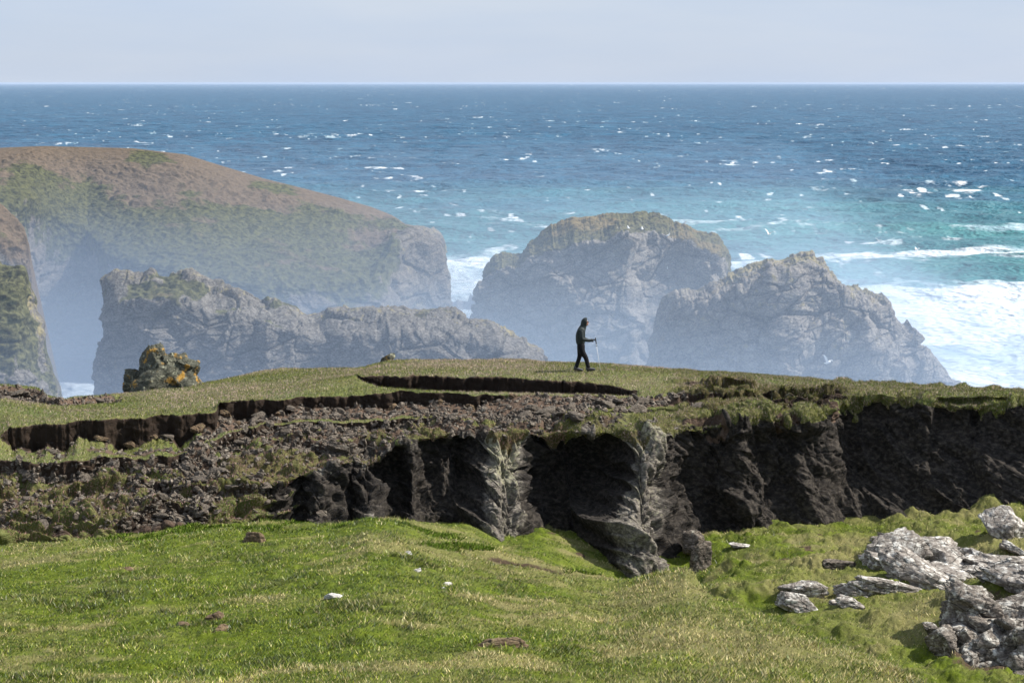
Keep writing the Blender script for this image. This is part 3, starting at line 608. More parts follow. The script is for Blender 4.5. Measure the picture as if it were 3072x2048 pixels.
# ================================================================== FAR LANDFORMS
def arc_res(pts, n):
    pts = np.array(pts, float); d = np.r_[0, np.cumsum(np.hypot(*(np.diff(pts[:, :2], axis=0).T)))]
    s = np.linspace(0, d[-1], n); return np.stack([np.interp(s, d, pts[:, k]) for k in range(pts.shape[1])], 1)
def landform(name, mat, sky, Y0, depth, n=700, rim=None, seed=400, facets=((6, .9), (2.2, .4), (.8, .14)), rimdrop=1.5,
             veg=None, vegw=0., batter=.30, rows=(60, 40, 300, 60), plan=None, lean=0., strat=(1.3, 1, .6), rot=.35, jag=.5, **kw):
    s = arc_res([(a, b) for a, b in sky], n)
    U, V = s[:, 0], s[:, 1]
    C = W(U, V, Y0); x = C[:, 0]; zc = C[:, 2]
    xm, xh = (x.max() + x.min()) / 2, (x.max() - x.min()) / 2
    xi = np.clip((x - xm) / xh, -1, 1); th = np.sqrt(np.clip(1 - np.abs(xi) ** 3.5, 0, 1))
    zc = zc + jag * fbm(np.stack([x, x * 0, zc], -1), 1.6, 5, seed + 9, .7) * (zc > SEA + 2)
    hgt = np.clip(zc - SEA, .01, None)
    D = depth * th
    if plan is not None:
        D = D + np.interp(U, *np.array(plan, float).T)
    top = np.stack([x, 0 * x + Y0, zc], -1)
    if rim is None:
        fr = np.stack([x, Y0 - D * .42, zc - np.minimum(rimdrop, hgt * .1)], -1)
    else:
        rim = np.array(rim, float); rv = np.maximum(np.interp(U, rim[:, 0], rim[:, 1]), V + 6); ry = np.interp(U, rim[:, 0], rim[:, 2]); fr = W(U, rv, ry)
    hf = np.clip(fr[:, 2] - SEA, .01, None)
    xo = xi * batter * hf * .4
    base = np.stack([fr[:, 0] + xo, fr[:, 1] - hf * batter, 0 * x + SEA - 2.5], -1)
    bk = np.stack([x, Y0 + D * .5, zc - np.minimum(rimdrop * 2, hgt * .2)], -1)
    bb = np.stack([x + xo, Y0 + D * .5 + hgt * batter, 0 * x + SEA - 2.5], -1)
    cur = [bb, bk, top, fr, base]; g = []; t = []
    for k in range(4):
        for j in range(rows[k]):
            w = j / rows[k]; g.append(cur[k] * (1 - w) + cur[k + 1] * w); t.append(k + w)
    g.append(cur[-1]); t.append(4.)
    g = np.stack(g); t = np.array(t); g = blur(g, 3, 0)
    TT = np.broadcast_to(t[:, None], g.shape[:2])
    N = normals(g); N = blur(blur(N, 4, 0), 4, 1); N /= np.linalg.norm(N, axis=-1, keepdims=True) + 1e-9
    if N[int(len(t) * .75), n // 2, 1] > 0: N = -N
    nb = fbm(g, 9, 3, seed + 3); nm = fbm(g, 2.5, 4, seed + 4)
    vg = np.zeros(g.shape[:2])
    if veg: vg = veg(TT, np.broadcast_to(U[None], TT.shape), g, nb, nm)
    rock_ = 1 - np.clip(vg, 0, 1)
    d = fbm(g, 12, 3, seed, stretch=(1, 1, 2)) * 1.0 * rock_
    for i, (sc, am) in enumerate(facets):
        f, c, _ = cells(g, sc, seed + 20 + i, strat, rot=rot, rot2=.2)
        d = d + (f * am * .38 - am * .25 * (c < .05)) * rock_
    for i, (sc, am) in enumerate(facets):
        d = d + facet(g[..., 0] + g[..., 1] * .35, g[..., 2], sc * 1.25, seed + 60 + i, (.3, -.35, .5)[i % 3], (1.1, 1.1)) * am * .95 * rock_
    d = d + (1 - rock_) * (np.abs(fbm(g, 1.6, 4, seed + 40, .6, (1.8, 1.2, .7))) * 1.0 + nm * .35) * sstep(2.0, 2.25, TT) + (1 - rock_) * nb * 1.2 * sstep(2.3, 2.8, TT)
    g = g + N * d[..., None]
    m = np.stack([vg, np.clip(vegw + nb * .6 + .0 * TT, 0, 1) if not callable(vegw) else vegw(TT, np.broadcast_to(U[None], TT.shape), g, nb), sstep(2.9, 2.2, TT) * .6 + sstep(.0, .3, nb) * .5], -1)
    return grid_obj(name, g, mat, {'mask': m}, **kw)
# headland on the left
HSKY = [(-260,350),(0,337),(100,333),(300,337),(420,351),(500,376),(600,406),(700,431),(780,452),(850,472),(900,492),(930,513),(960,516),(985,524),(1008,550),(1018,600),(1022,650),(1019,700),(1012,760),(1006,822)]
HRIM = [(-260,480,250),(0,470,248),(60,455,255),(110,480,266),(200,530,270),(250,585,262),(400,625,254),(600,655,252),(760,655,256),(850,640,262),(880,600,268),(905,560,273),(940,540,278),(1022,560,282)]
landform('headland', M_HEAD, HSKY, 300, 60, 1100, HRIM, 410, ((9, 1.3), (3, .6), (1, .2)), jag=.0, veg=lambda T_, U_, g, nb, nm: np.clip(sstep(3.35 , 2.95, T_ + nm * .25) * sstep(985, 880, U_ + 60 * nb) + .0, 0, 1),
         vegw=lambda T_, U_, g, nb: np.clip(sstep(2.95, 2.05, T_ - nb * .9) * .85, 0, 1), rows=(20, 20, 260, 240), kind='structure')
# slabs of the setting: brown shoulder and green buttress at the left edge, long ridge in the middle
landform('ridge', M_HEAD, [(-300,440),(0,462),(30,485),(55,515),(66,555),(72,620),(78,760),(85,1000)], 215, 14, 300, None, 430, veg=lambda T_, U_, g, nb, nm: np.clip(sstep(3.12, 2.95, T_ + nm * .1), 0, 1), vegw=.8, rows=(20, 20, 50, 200), rimdrop=6, kind='structure')
landform('ridge', M_FIN, [(-300,575),(0,594),(58,600),(66,640),(72,700),(95,755),(103,790),(124,832),(130,900),(136,1000),(140,1230)], 165, 12, 400, None, 440,
         ((3, .7), (1.2, .3), (.5, .1)), veg=lambda T_, U_, g, nb, nm: np.clip(sstep(.2, -.3, nm - nb * .5) * sstep(-30, -24, g[..., 2] - nm * 3 ), 0, 1) * .9, vegw=.05, rows=(20, 20, 50, 300), rimdrop=3, kind='structure')
landform('ridge', M_FIN, [(240,1170),(246,900),(243,790),(248,740),(246,700),(252,640),(262,633),(430,632),(520,655),(600,672),(680,695),(740,715),(850,718),(1010,714),(1080,728),(1150,745),(1200,775),(1235,812),(1260,860),(1290,930),(1320,1170)], 190, 12, 1000, None, 450,
         ((5, .95), (1.8, .5), (.6, .15)), jag=.2, rimdrop=2.2, veg=lambda T_, U_, g, nb, nm: np.clip((sstep(3.10, 2.95, T_ + nm * .16) * sstep(780, 600, U_) + sstep(3.2,2.9,T_+nm*.2) * .4) * (.1 + sstep(-.1, .3, nm + nb * .6)) * .85, 0, 1), vegw=.25,
         plan=[(240,1),(400,2.5),(540,1),(600,-.5),(630,1.5),(700,0),(760,-.5),(800,1),(900,0),(1320,0)], rows=(30, 30, 40, 340), kind='structure')
landform('sea_stack', M_STACK, [(1060,872),(1075,790),(1085,740),(1098,705),(1100,680),(1110,640),(1116,605),(1138,580),(1165,573),(1196,576),(1214,542),(1250,522),(1300,504),(1400,493),(1480,493),(1560,506),(1600,526),(1648,535),(1666,570),(1677,600),(1680,650),(1690,760),(1700,872)], 272, 24, 900, None, 460,
         ((7, 1.9), (2.6, .8), (.9, .24)), jag=.5, batter=.42, veg=lambda T_, U_, g, nb, nm: np.clip(sstep(3.02, 2.9, T_ + nm * .08), 0, 1) * .75, vegw=.45, plan=[(1060,0),(1200,0),(1280,5),(1430,5),(1475,-7),(1540,-7),(1620,1),(1700,0)], rows=(30, 30, 90, 300), rimdrop=3.5,
         label='domed grey sea stack with a grassy top standing in the surf', cat='sea stack')
landform('sea_stack', M_STACK, [(1466,1010),(1480,850),(1490,760),(1510,710),(1545,672),(1600,666),(1650,636),(1700,616),(1745,602),(1756,580),(1800,576),(1862,569),(1890,590),(1920,620),(1940,636),(1975,641),(1985,656),(2032,661),(2050,690),(2062,719),(2090,716),(2100,740),(2112,772),(2130,790),(2152,832),(2172,872),(2186,900),(2215,1010)], 228, 17, 1000, None, 470,
         ((6, 1.6), (2.1, .7), (.75, .2)), jag=.8, batter=.42, veg=lambda T_, U_, g, nb, nm: np.clip(sstep(3.0, 2.9, T_ + nm * .08), 0, 1) * .35, vegw=.5, rows=(30, 30, 60, 320), plan=[(1462,2),(1600,2),(1800,3),(1860,-1),(1960,2),(2020,-1),(2200,0)], rimdrop=2.5,
         label='jagged grey sea stack with a stepped ridge sloping down to the right', cat='sea stack')
for i, (U, V, a, b, c, lab) in enumerate([(1048, 676, 3.0, 1.5, 2.2, 'low jagged dark rock in white surf left of the domed stack'), (1088, 682, 1.6, 1.5, 3., 'small upright dark rock in the surf touching the domed stack')]):
    p = W(U, V, 345); p[2] = SEA + .3; rock('surf_rock', M_STACK, (a, b, c), p, .2, (0, 0), 480 + i, 5, label=lab, cat='rock')

# ================================================================== SEA
rv = np.r_[np.linspace(500, 290, 170), np.linspace(289.6, 100, 620), np.linspace(99.8, 84.5, 90), 83.6]
Ys = 40 * FPX / (rv - VH); Ys = np.clip(Ys, 0, 60000)
tx = np.linspace(-.42, .42, 1500)
YS, TX = np.meshgrid(Ys, tx, indexing='ij'); XS = YS * TX
ps = np.stack([XS, YS, 0 * XS], -1).astype(F32)
# swell fronts roll towards the shore, warped
warp = fbm(ps, 160, 3, 501) * 40 + fbm(ps, 40, 2, 502) * 8
def ridge_n(p, s, sd, st): return 1 - np.abs(fbm(p, s, 2, sd, stretch=st))
swell = np.sin((YS + warp) / 9.5) * .55 + np.sin((YS * .93 + XS * .25 + warp * .7) / 4.7) * .3
chop = fbm(ps, 7, 3, 503, .6, (2.0, 1, 1))
att = 1 / (1 + (YS / 3500.) ** 2)
zz = (swell * 1.3 + chop * 1.5) * att
near = sstep(560, 400, YS)
wc = fbm(ps, 24, 3, 504, .6, (1.5, 2.2, 1)); wc2 = fbm(ps, 6.5, 4, 505, .7, (1.6, 2.4, 1)); gust = fbm(ps, 260, 2, 506)
cap = sstep(.46, .84, wc * .55 + wc2 * .62 + swell * .12 + gust * .08 + .135 + .06 * sstep(2200, 600, YS)) * (.55 + .45 * sstep(-.3, .3, fbm(ps, 2.5, 3, 520, .7, (1.6, 2.5, 1))))
cap = np.maximum(cap, sstep(.36, .62, fbm(ps, 3.4, 3, 507, .7, (1.7, 3.4, 1)) * .75 + gust * .10 + wc * .20 + .05 + .07 * sstep(2200, 600, YS)) * .75)
# surf zone
edge = np.interp(XS / YS, [-.42, -.04, .0, .08, .16, .42], [500, 455, 440, 400, 392, 380])
sfn = fbm(ps, 50, 4, 508, .6, (1.8, 1, 1)) * 50
surf = sstep(edge + 38, edge - 18, YS + sfn)
lace = fbm(ps + np.stack([warp * .3, warp * .3, 0 * warp], -1), 12, 5, 509, .65, (2.2, 1, 1))
wave_lines = sstep(.55, .95, np.sin((YS + warp * 1.6) / 17.) * .5 + .5 + .35 * fbm(ps, 30, 2, 510, .5, (2, 1, 1))) * sstep(680, 470, YS + sfn)
foam = np.maximum(cap, wave_lines * sstep(-.15, .35, lace + .15 * near) * .8)
strk = fbm(ps + np.stack([warp * .5, warp * .8, 0 * warp], -1), 22, 6, 512, .7, (1.6, 2.6, 1))
foam = np.maximum(foam, surf * np.clip(sstep(-.8, .25, strk * 1.3 + lace * .5 + .30 * sstep(edge, edge - 60, YS)), .25, 1))
mott = fbm(ps + np.stack([warp * .4, warp * .6, 0 * warp], -1), 16, 6, 513, .72, (1.7, 3.0, 1))
foam = np.maximum(foam, sstep(.12, .55, mott) * .65 * sstep(760, 480, YS + sfn))
teal = sstep(860, 500, YS + sfn * 1.6 + warp * .6) * .9 + .15 * wave_lines
zz = zz + surf * lace * 1.2 + np.maximum(wave_lines, 0) * .9 * (1 - surf)
SP = np.stack([XS, YS, SEA + zz], -1)
def mat_sea():
    t = NT('sea_water'); _, m = t.attr('mask')
    st = t.scaled((.5, 1, 1))
    n1 = t.noise(.12, 6, .65, st); n2 = t.noise(.9, 4, .65, st)
    n3 = t.noise(.022, 7, .72, t.scaled((.8, .45, 1)))
    deep = t.mix(t.ramp(t.math('ADD', t.math('MULTIPLY', n1, .5), t.math('MULTIPLY', n3, .5)), [(.38, 0.), (.62, 1.)]), (.004, .038, .086), (.020, .105, .185))
    tl = t.mix(t.ramp(n3, [(.35, 0.), (.65, 1.)]), (.010, .095, .112), (.05, .205, .20))
    w = t.mix(m[1], deep, tl)
    fo = t.ramp(t.math('ADD', m[0], t.math('MULTIPLY', t.math('SUBTRACT', n2, .5), .7)), [(.3, 0.), (.75, 1.)])
    fc = t.mix(m[2], (.27, .38, .43), (.74, .76, .77))
    c = t.mix(fo, w, fc)
    nb = t.bump(t.noise(.25, 6, .7, st), .8, 1.5); nb = t.bump(t.noise(.05, 5, .65, t.scaled((.6, 1, 1))), 1., 12., nb)
    r = t.math('ADD', .38, t.math('MULTIPLY', fo, .5))
    return t.done(c, r, .14, nb)
grid_obj('sea', SP, mat_sea(), {'mask': np.stack([foam, np.clip(teal, 0, 1), np.clip(.5 + strk * 1.3 + fbm(ps, 5, 4, 514, .7, (1.6, 3, 1)) * .7, 0, 1)], -1)}, kind='structure', flip=True)

# ================================================================== GULLS
M_GULL = plain('gull_white', (.8, .8, .78), .7, .2, .05); M_GULLG = plain('gull_grey', (.35, .37, .4), .7, .2, .1)
M_BEAK = plain('gull_bill', (.6, .4, .05), .6)
def tube(name, pts, rad, mat, seg=12, squash=1.0, parent=None, smooth=True, **kw):
    pts = np.array(pts, float); V = []; n = len(pts); Fc = []
    for i in range(n):
        d = pts[min(i + 1, n - 1)] - pts[max(i - 1, 0)]; d /= np.linalg.norm(d)
        up_ = np.array([0, 1, 0]) if abs(d[1]) < .9 else np.array([0, 0, 1])
        a = np.cross(up_, d); a /= np.linalg.norm(a); b = np.cross(d, a)
        r = rad[i] if not isinstance(rad[i], tuple) else rad[i][0]; r2 = r * squash if not isinstance(rad[i], tuple) else rad[i][1]
        for k in range(seg):
            t = math.tau * k / seg; V.append(pts[i] + a * math.cos(t) * r + b * math.sin(t) * r2)
    for i in range(n - 1):
        for k in range(seg):
            Fc.append([i * seg + k, i * seg + (k + 1) % seg, (i + 1) * seg + (k + 1) % seg, (i + 1) * seg + k])
    me = bpy.data.meshes.new(name); me.from_pydata([tuple(v) for v in V], [], Fc + [list(range(seg))[::-1], list(range((n - 1) * seg, n * seg))])
    me.polygons.foreach_set('use_smooth', [smooth] * len(me.polygons)); me.materials.append(mat)
    return put(bpy.data.objects.new(name, me), parent=parent, **kw)
def wing(parent, side, lift, mat):
    # cambered wing: root -> wrist -> tip, real thickness
    sec = [(0, .0, .20), (.35, lift * .30, .22), (.7, lift * .42 + .02, .15), (1.0, lift * .38, .03)]
    V = []; Fc = []
    for y, z, ch in sec:
        x0 = .08 - .12 * (y > .5) * (y - .4)
        for x, dz in ((x0, .0), (x0 - ch * .4, .018), (x0 - ch, 0), (x0 - ch * .4, -.008)): V.append((x, side * (y * .62 + .04), z + dz + .03))
    for i in range(3):
        for k in range(4): Fc.append([i * 4 + k, i * 4 + (k + 1) % 4, (i + 1) * 4 + (k + 1) % 4, (i + 1) * 4 + k])
    Fc += [[0, 1, 2, 3], [15, 14, 13, 12]]
    me = bpy.data.meshes.new('wing'); me.from_pydata(V, [], Fc); me.materials.append(mat)
    return put(bpy.data.objects.new('wing', me), parent=parent)
def gull(at, rot, lift, label, flying=True, scale=1., group='seagulls'):
    e = bpy.data.objects.new('seagull', None); e.location = at; e.rotation_euler = rot; e.scale = (scale,) * 3
    put(e, label=label, cat='seagull', group=group)
    if flying:
        tube('body', [(.30, 0, .02), (.26, 0, .03), (.2, 0, .02), (.1, 0, 0), (-.05, 0, 0), (-.2, 0, .01), (-.32, 0, .02)], [.015, .04, .05, .07, .075, .05, (.07, .012)], M_GULL, 12, parent=e)
        tube('bill', [(.30, 0, .02), (.35, 0, .015), (.37, 0, .0)], [.014, .01, .004], M_BEAK, 6, parent=e)
        for s in (-1, 1): wing(e, s, lift, M_GULLG if False else M_GULL)
    else:
        tube('body', [(.2, 0, .42), (.17, 0, .43), (.12, 0, .40), (.08, 0, .32), (0, 0, .24), (-.12, 0, .2), (-.3, 0, .16)], [.015, .045, .045, .05, .09, .08, .02], M_GULL, 12, parent=e)
        tube('bill', [(.2, 0, .42), (.25, 0, .41), (.27, 0, .40)], [.014, .01, .004], M_BEAK, 6, parent=e)
        for s in (-1, 1):
            tube('wing', [(.08, s * .08, .28), (-.1, s * .09, .24), (-.34, s * .03, .19)], [(.02, .06), (.02, .07), (.008, .02)], M_GULLG, 8, parent=e)
            tube('leg', [(0, s * .03, .18), (0, s * .03, 0)], [.01, .008], M_BEAK, 6, parent=e)
    return e
gull(W(1900, 832, 190), (0.5, .3, 2.4), .9, 'white seagull flying with raised wings in front of the jagged stack', scale=1.25)
gull(W(1766, 537, 230), (0.2, .1, 1.0), .8, 'white seagull flying over turquoise water between the two stack tops', scale=1.2)
gull(W(2105, 573, 260), (0.1, .4, .4), .6, 'small white seagull flying low over the breaking waves at right', scale=1.)
gull(W(2018, 552, 260), (0.3, .1, 2.0), .4, 'tiny white seagull flying over turquoise waves, further left than the low one', scale=.9)
# perched gulls: found by ray casting on the stack
dg = bpy.context.evaluated_depsgraph_get(); dg.update()
from mathutils import Vector
for U, V, lab in [(1443, 527, 'white seagull perched on the domed stack, upper left of the top'), (1475, 529, 'white seagull perched in the middle of the domed stack top'), (1535, 544, 'white seagull perched on the right shoulder of the domed stack'), (1533, 620, 'white seagull perched halfway up the rock face of the domed stack'), (1572, 517, 'white seagull perched highest on the domed stack near its right')]:
    d = Vector(W(U, V, 1.)).normalized(); ok, loc, *_ = scn.ray_cast(dg, Vector((0, 0, 0)), d)
    if ok and loc.y > 150: gull(np.array(loc) + np.array([0, 0, -.05]), (0, 0, random.uniform(0, 6)), 0, lab, False, 1.3)

# ================================================================== PERSON
def hit(U, V):
    d = Vector(W(U, V, 1.)).normalized(); ok, loc, *_ = scn.ray_cast(dg, Vector((0, 0, 0)), d); return np.array(loc)
U0 = 1343
col_i = int(np.argmin(abs(UU - U0)))
colz = G2[:, col_i]; rr = (tr > 2) & (tr < 4)
ks = np.where(rr)[0]; k = ks[np.argmin(abs(colz[ks, 1] - 65.0))]
PB = colz[k].copy() ; PB[0] = W(U0, 850, PB[1])[0] - .13
per = bpy.data.objects.new('person', None); per.location = PB - np.array([0, 0, .0])
put(per, label='person in dark hooded jacket and black trousers walking on the turf with a pole', cat='person')
M_SKIN = plain('skin', (.42, .22, .16), .6, .3, .08); M_JACK = plain('dark_jacket', (.020, .027, .028), .7, .25, .2); M_TROU = plain('black_trousers', (.006, .006, .008), .8, .2, .2)
M_BOOT = plain('grey_boot', (.06, .06, .065), .6, .3, .3); M_GLOV = plain('black_glove', (.008, .008, .008), .6, .3); M_GLAS = plain('sunglasses', (.01, .01, .01), .2, .6)
M_POLE = plain('pale_pole', (.75, .75, .72), .35, .5, .05); M_HAIR = plain('hair', (.05, .035, .025), .8)
def skin(name, verts, edges, mat, root=0, sub=2, parent=None):
    me = bpy.data.meshes.new(name); me.from_pydata([v[:3] for v in verts], edges, [])
    o = bpy.data.objects.new(name, me); put(o, parent=parent)
    m = o.modifiers.new('skin', 'SKIN'); m.use_smooth_shade = True
    for i, v in enumerate(verts):
        sv = me.skin_vertices[0].data[i]; r = v[3]; sv.radius = (r, r) if not isinstance(r, tuple) else r; sv.use_root = (i == root)
    s = o.modifiers.new('subdiv', 'SUBSURF'); s.levels = sub; s.render_levels = sub
    me.materials.append(mat); return o
# body: pelvis root, spine, head, arms, legs (facing +X)
bv = [(0, 0, .92, .10), (.0, 0, 1.12, .10), (.0, 0, 1.32, .11), (.07, 0, 1.47, .055), (.12, 0, 1.56, .085), (.15, 0, 1.66, .085),
      (.02, -.17, 1.38, .055), (.03, -.22, 1.09, .042), (.28, -.20, 1.05, .034), (.42, -.19, 1.08, .024),
      (.02, .17, 1.38, .055), (.06, .23, 1.10, .042), (.24, .24, 1.00, .034), (.34, .22, .98, .024),
      (-.01, -.08, .84, .07), (.165, -.10, .48, .05), (.26, -.10, .12, .04), (.42, -.11, .10, .03),
      (-.01, .08, .84, .07), (-.035, .10, .48, .05), (-.17, .10, .12, .04), (-.02, .10, .03, .03)]
be = [(0, 1), (1, 2), (2, 3), (3, 4), (4, 5), (2, 6), (6, 7), (7, 8), (8, 9), (2, 10), (10, 11), (11, 12), (12, 13), (0, 14), (14, 15), (15, 16), (16, 17), (0, 18), (18, 19), (19, 20), (20, 21)]
skin('body', bv, be, M_SKIN, 0, 2, per)
jv = [(-.01, 0, .84, (.16, .185)), (-.01, 0, 1.06, (.175, .20)), (-.02, 0, 1.26, (.175, .21)), (.0, 0, 1.40, (.12, .17)), (.05, 0, 1.50, .085),
      (.01, -.19, 1.38, .085), (.02, -.25, 1.10, .07), (.27, -.21, 1.05, .055), (.40, -.19, 1.075, .048),
      (.01, .19, 1.38, .085), (.05, .25, 1.10, .07), (.22, .24, 1.01, .055), (.33, .22, .98, .048)]
skin('jacket', jv, [(0, 1), (1, 2), (2, 3), (3, 4), (3, 5), (5, 6), (6, 7), (7, 8), (3, 9), (9, 10), (10, 11), (11, 12)], M_JACK, 0, 2, per)
tv = [(0, 0, 1.06, (.15, .15)), (-.01, 0, .82, (.155, .165)), (.02, -.09, .68, .115), (.165, -.10, .48, .08), (.255, -.10, .10, .07), (-.01, .09, .68, .115), (-.035, .10, .48, .08), (-.16, .10, .09, .07)]
skin('trousers', tv, [(0, 1), (1, 2), (2, 3), (3, 4), (1, 5), (5, 6), (6, 7)], M_TROU, 0, 2, per)
# hood: open shell around the head, face looks slightly down
def hood():
    V = []; Fc = []; n, s = 14, 18
    cx, cz = .135, 1.63
    for i in range(n + 1):
        th = .08 + i / n * 1.95
        for k in range(s):
            ph = math.tau * k / s; ax = -math.cos(th); rr_ = math.sin(th)
            x = ax * .135; y = rr_ * math.cos(ph) * .118; z = rr_ * math.sin(ph) * .155
            if z < 0: x -= .0 + (-z) * .30; z *= 1.35
            c, s_ = math.cos(.06), math.sin(.06)
            V.append((cx + x * c - z * s_ * -1, y, cz + z * c + x * s_ * 1))
    for i in range(n):
        for k in range(s): Fc.append([i * s + k, i * s + (k + 1) % s, (i + 1) * s + (k + 1) % s, (i + 1) * s + k])
    Fc.append(list(range(s)))
    me = bpy.data.meshes.new('hood'); me.from_pydata(V, [], Fc); me.materials.append(M_JACK)
    me.polygons.foreach_set('use_smooth', [True] * len(me.polygons))
    o = put(bpy.data.objects.new('hood', me), parent=per); m = o.modifiers.new('solid', 'SOLIDIFY'); m.thickness = .012; return o
hood()
tube('collar', [(.02, 0, 1.36), (.05, 0, 1.44), (.085, 0, 1.51), (.11, 0, 1.57)], [(.13, .15), (.115, .125), (.10, .11), (.09, .105)], M_JACK, 16, parent=per)
# face details
tube('face', [(.12, 0, 1.60), (.17, 0, 1.61), (.215, 0, 1.62), (.232, 0, 1.625)], [(.10, .078), (.105, .08), (.085, .062), (.03, .03)], M_SKIN, 16, parent=per)
tube('nose', [(.225, 0, 1.645), (.248, 0, 1.605), (.225, 0, 1.59)], [.010, .019, .010], M_SKIN, 8, parent=per)
tube('mouth', [(.222, -.028, 1.562), (.232, 0, 1.56), (.222, .028, 1.562)], [.004, .007, .004], M_HAIR, 6, parent=per)
tube('sunglasses', [(.20, -.075, 1.648), (.232, -.05, 1.645), (.24, -.02, 1.642), (.24, .02, 1.642), (.232, .05, 1.645), (.20, .075, 1.648)], [.008, .02, .014, .014, .02, .008], M_GLAS, 8, parent=per)
# gloves with separate fingers
def glove(w, ax, sy):
    x, y, z = w
    vs = [(x, y, z, .030), (x + .05, y, z + .01, (.032, .022)), (x + .085, y, z + .005, (.034, .02))]; es = [(0, 1), (1, 2)]
    o = skin('glove', vs, es, M_GLOV, 0, 2, per)
    for k, (dy, ln) in enumerate(((-.027, .9), (-.009, 1.), (.009, .95), (.027, .78))):
        b = (x + .088, y + dy, z + .005)
        p = [(b[0] - .02, b[1], b[2], .010), (b[0] + .018 * ln, b[1], b[2] + .004, .0105), (b[0] + .034 * ln, b[1], b[2] - .016, .0095), (b[0] + .026 * ln, b[1], b[2] - .038 * ln, .009), (b[0] + .008, b[1], b[2] - .045 * ln, .0085)]
        skin('finger', p, [(0, 1), (1, 2), (2, 3), (3, 4)], M_GLOV, 0, 1, o)
    p = [(x + .03, y + sy * .025, z, .012), (x + .06, y + sy * .045, z - .015, .0115), (x + .085, y + sy * .03, z - .03, .0105), (x + .10, y + sy * .01, z - .034, .0095)]
    skin('thumb', p, [(0, 1), (1, 2), (2, 3)], M_GLOV, 0, 1, o)
glove((.37, -.19, 1.075), 0, 1); glove((.30, .22, .99), 0, -1)
def boot(ax, ay, az, pitch):
    e = []
    c, s = math.cos(pitch), math.sin(pitch)
    def tf(x, z): return (ax + x * c - z * s, ay, az + x * s + z * c)
    pts = [tf(-.085, .0), tf(-.07, .02), tf(-.02, .03), (tf(.06, .02)), tf(.13, .0), tf(.19, -.01), tf(.215, -.012)]
    o = tube('boot', pts, [(.02, .03), (.05, .045), (.055, .05), (.048, .045), (.04, .048), (.03, .04), (.01, .02)], M_BOOT, 12, parent=per)
    tube('boot_shaft', [tf(-.03, .02), tf(-.03, .12)], [.058, .056], M_BOOT, 12, parent=o)
    tube('sole', [tf(-.09, -.035), tf(0, -.04), tf(.12, -.045), tf(.22, -.03)], [(.014, .04), (.014, .042), (.014, .048), (.012, .03)], M_GLOV, 8, parent=o)
boot(.265, -.10, .075, .20); boot(-.135, .10, .055, 0.)
# walking pole (held, so a thing of its own)
hx, hz = .47, 1.07; fx, fz = .645, .0
pole = bpy.data.objects.new('walking_pole', None); pole.location = PB; put(pole, label='thin pale walking pole held in the walking person gloved hand', cat='walking pole')
def on(t): return (hx + (fx - hx) * t, -.185, hz + .05 + (fz - hz - .05) * t)
tube('shaft', [on(.10), on(.5), on(.97)], [.009, .008, .007], M_POLE, 10, parent=pole)
tube('grip', [on(-.02), on(.0), on(.06), on(.16), on(.17)], [.010, .019, .016, .017, .012], M_GLOV, 10, parent=pole)
tube('clamp', [on(.20), on(.23)], [.017, .017], M_GLOV, 10, parent=pole)
tube('basket', [on(.93), on(.945)], [.03, .028], M_GLOV, 12, parent=pole)
tube('tip', [on(.96), on(1.01)], [.009, .004], M_GLOV, 8, parent=pole)

# ================================================================== AIR
def box(name, lo, hi):
    x0, y0, z0 = lo; x1, y1, z1 = hi
    V = [(x, y, z) for x in (x0, x1) for y in (y0, y1) for z in (z0, z1)]
    me = bpy.data.meshes.new(name); me.from_pydata(V, [], [(0, 1, 3, 2), (4, 6, 7, 5), (0, 4, 5, 1), (2, 3, 7, 6), (0, 2, 6, 4), (1, 5, 7, 3)])
    return bpy.data.objects.new(name, me)
def vol(name, dens, col, aniso=0.):
    m = bpy.data.materials.new(name); m.use_nodes = True; nt = m.node_tree; nt.nodes.clear()
    o = nt.nodes.new('ShaderNodeOutputMaterial'); v = nt.nodes.new('ShaderNodeVolumePrincipled'); nt.links.new(v.outputs[0], o.inputs['Volume'])
    v.inputs['Density'].default_value = dens; v.inputs['Color'].default_value = (*col, 1); v.inputs['Anisotropy'].default_value = aniso
    return m
hz_ = box('haze', (-27000, -20, SEA - 3.6), (27000, 62000, 4)); hz_.data.materials.append(vol('haze_air', .000024, (.58, .68, .84)))
put(hz_, kind='stuff', label='pale thin sea haze over the whole bay', cat='haze')
# sea spray drifting in the coves: a smooth lens of mist, thicker to the left
def mist(name, cx, cy, rx, ry, z0, z1, dens, label):
    V, Fc = ICO[5]; Vm = V * np.array([rx, ry, (z1 - z0) / 2]) + np.array([cx, cy, (z0 + z1) / 2])
    me = raw_mesh(name, Vm, Fc, None, None, True); me.materials.append(vol(name, dens, (.52, .62, .76), .0))
    put(bpy.data.objects.new(name, me), kind='stuff', label=label, cat='sea spray')
def slab(name, top, bot, dens, label, col):
    V = [(x, y, z) for x, y, z in top] + [(x, y, z) for x, y, z in bot]; n = len(top)
    me = bpy.data.meshes.new(name); me.from_pydata(V, [], [list(range(n)), list(range(2 * n))[:n - 1:-1]] + [[(k + 1) % n, k, n + k, n + (k + 1) % n] for k in range(n)])
    me.materials.append(vol(name, dens, col)); put(bpy.data.objects.new(name, me), kind='stuff', label=label, cat='sea spray')
def layer(z, x0, x1, y1, dens, label, zl=None, col=(.48, .60, .77)):
    zl = z if zl is None else zl
    slab('sea_spray', [(x0, 95, zl), (x1, 95, z), (x1, y1, z), (x0, y1, zl)], [(x0, 95, SEA - 3), (x1 + 22, 95, SEA - 3), (x1 + 22, y1, SEA - 3), (x0, y1, SEA - 3)], dens, label, col)
layer(-8.5, -150, 42, 335, .0013, 'thin upper veil of sea spray over the coves')
layer(-17, -150.5, 48, 333, .0025, 'middle layer of sea spray drifting between the stacks')
layer(-26, -151, 60, 331, .0048, 'dense bluish sea spray low between the cliffs')
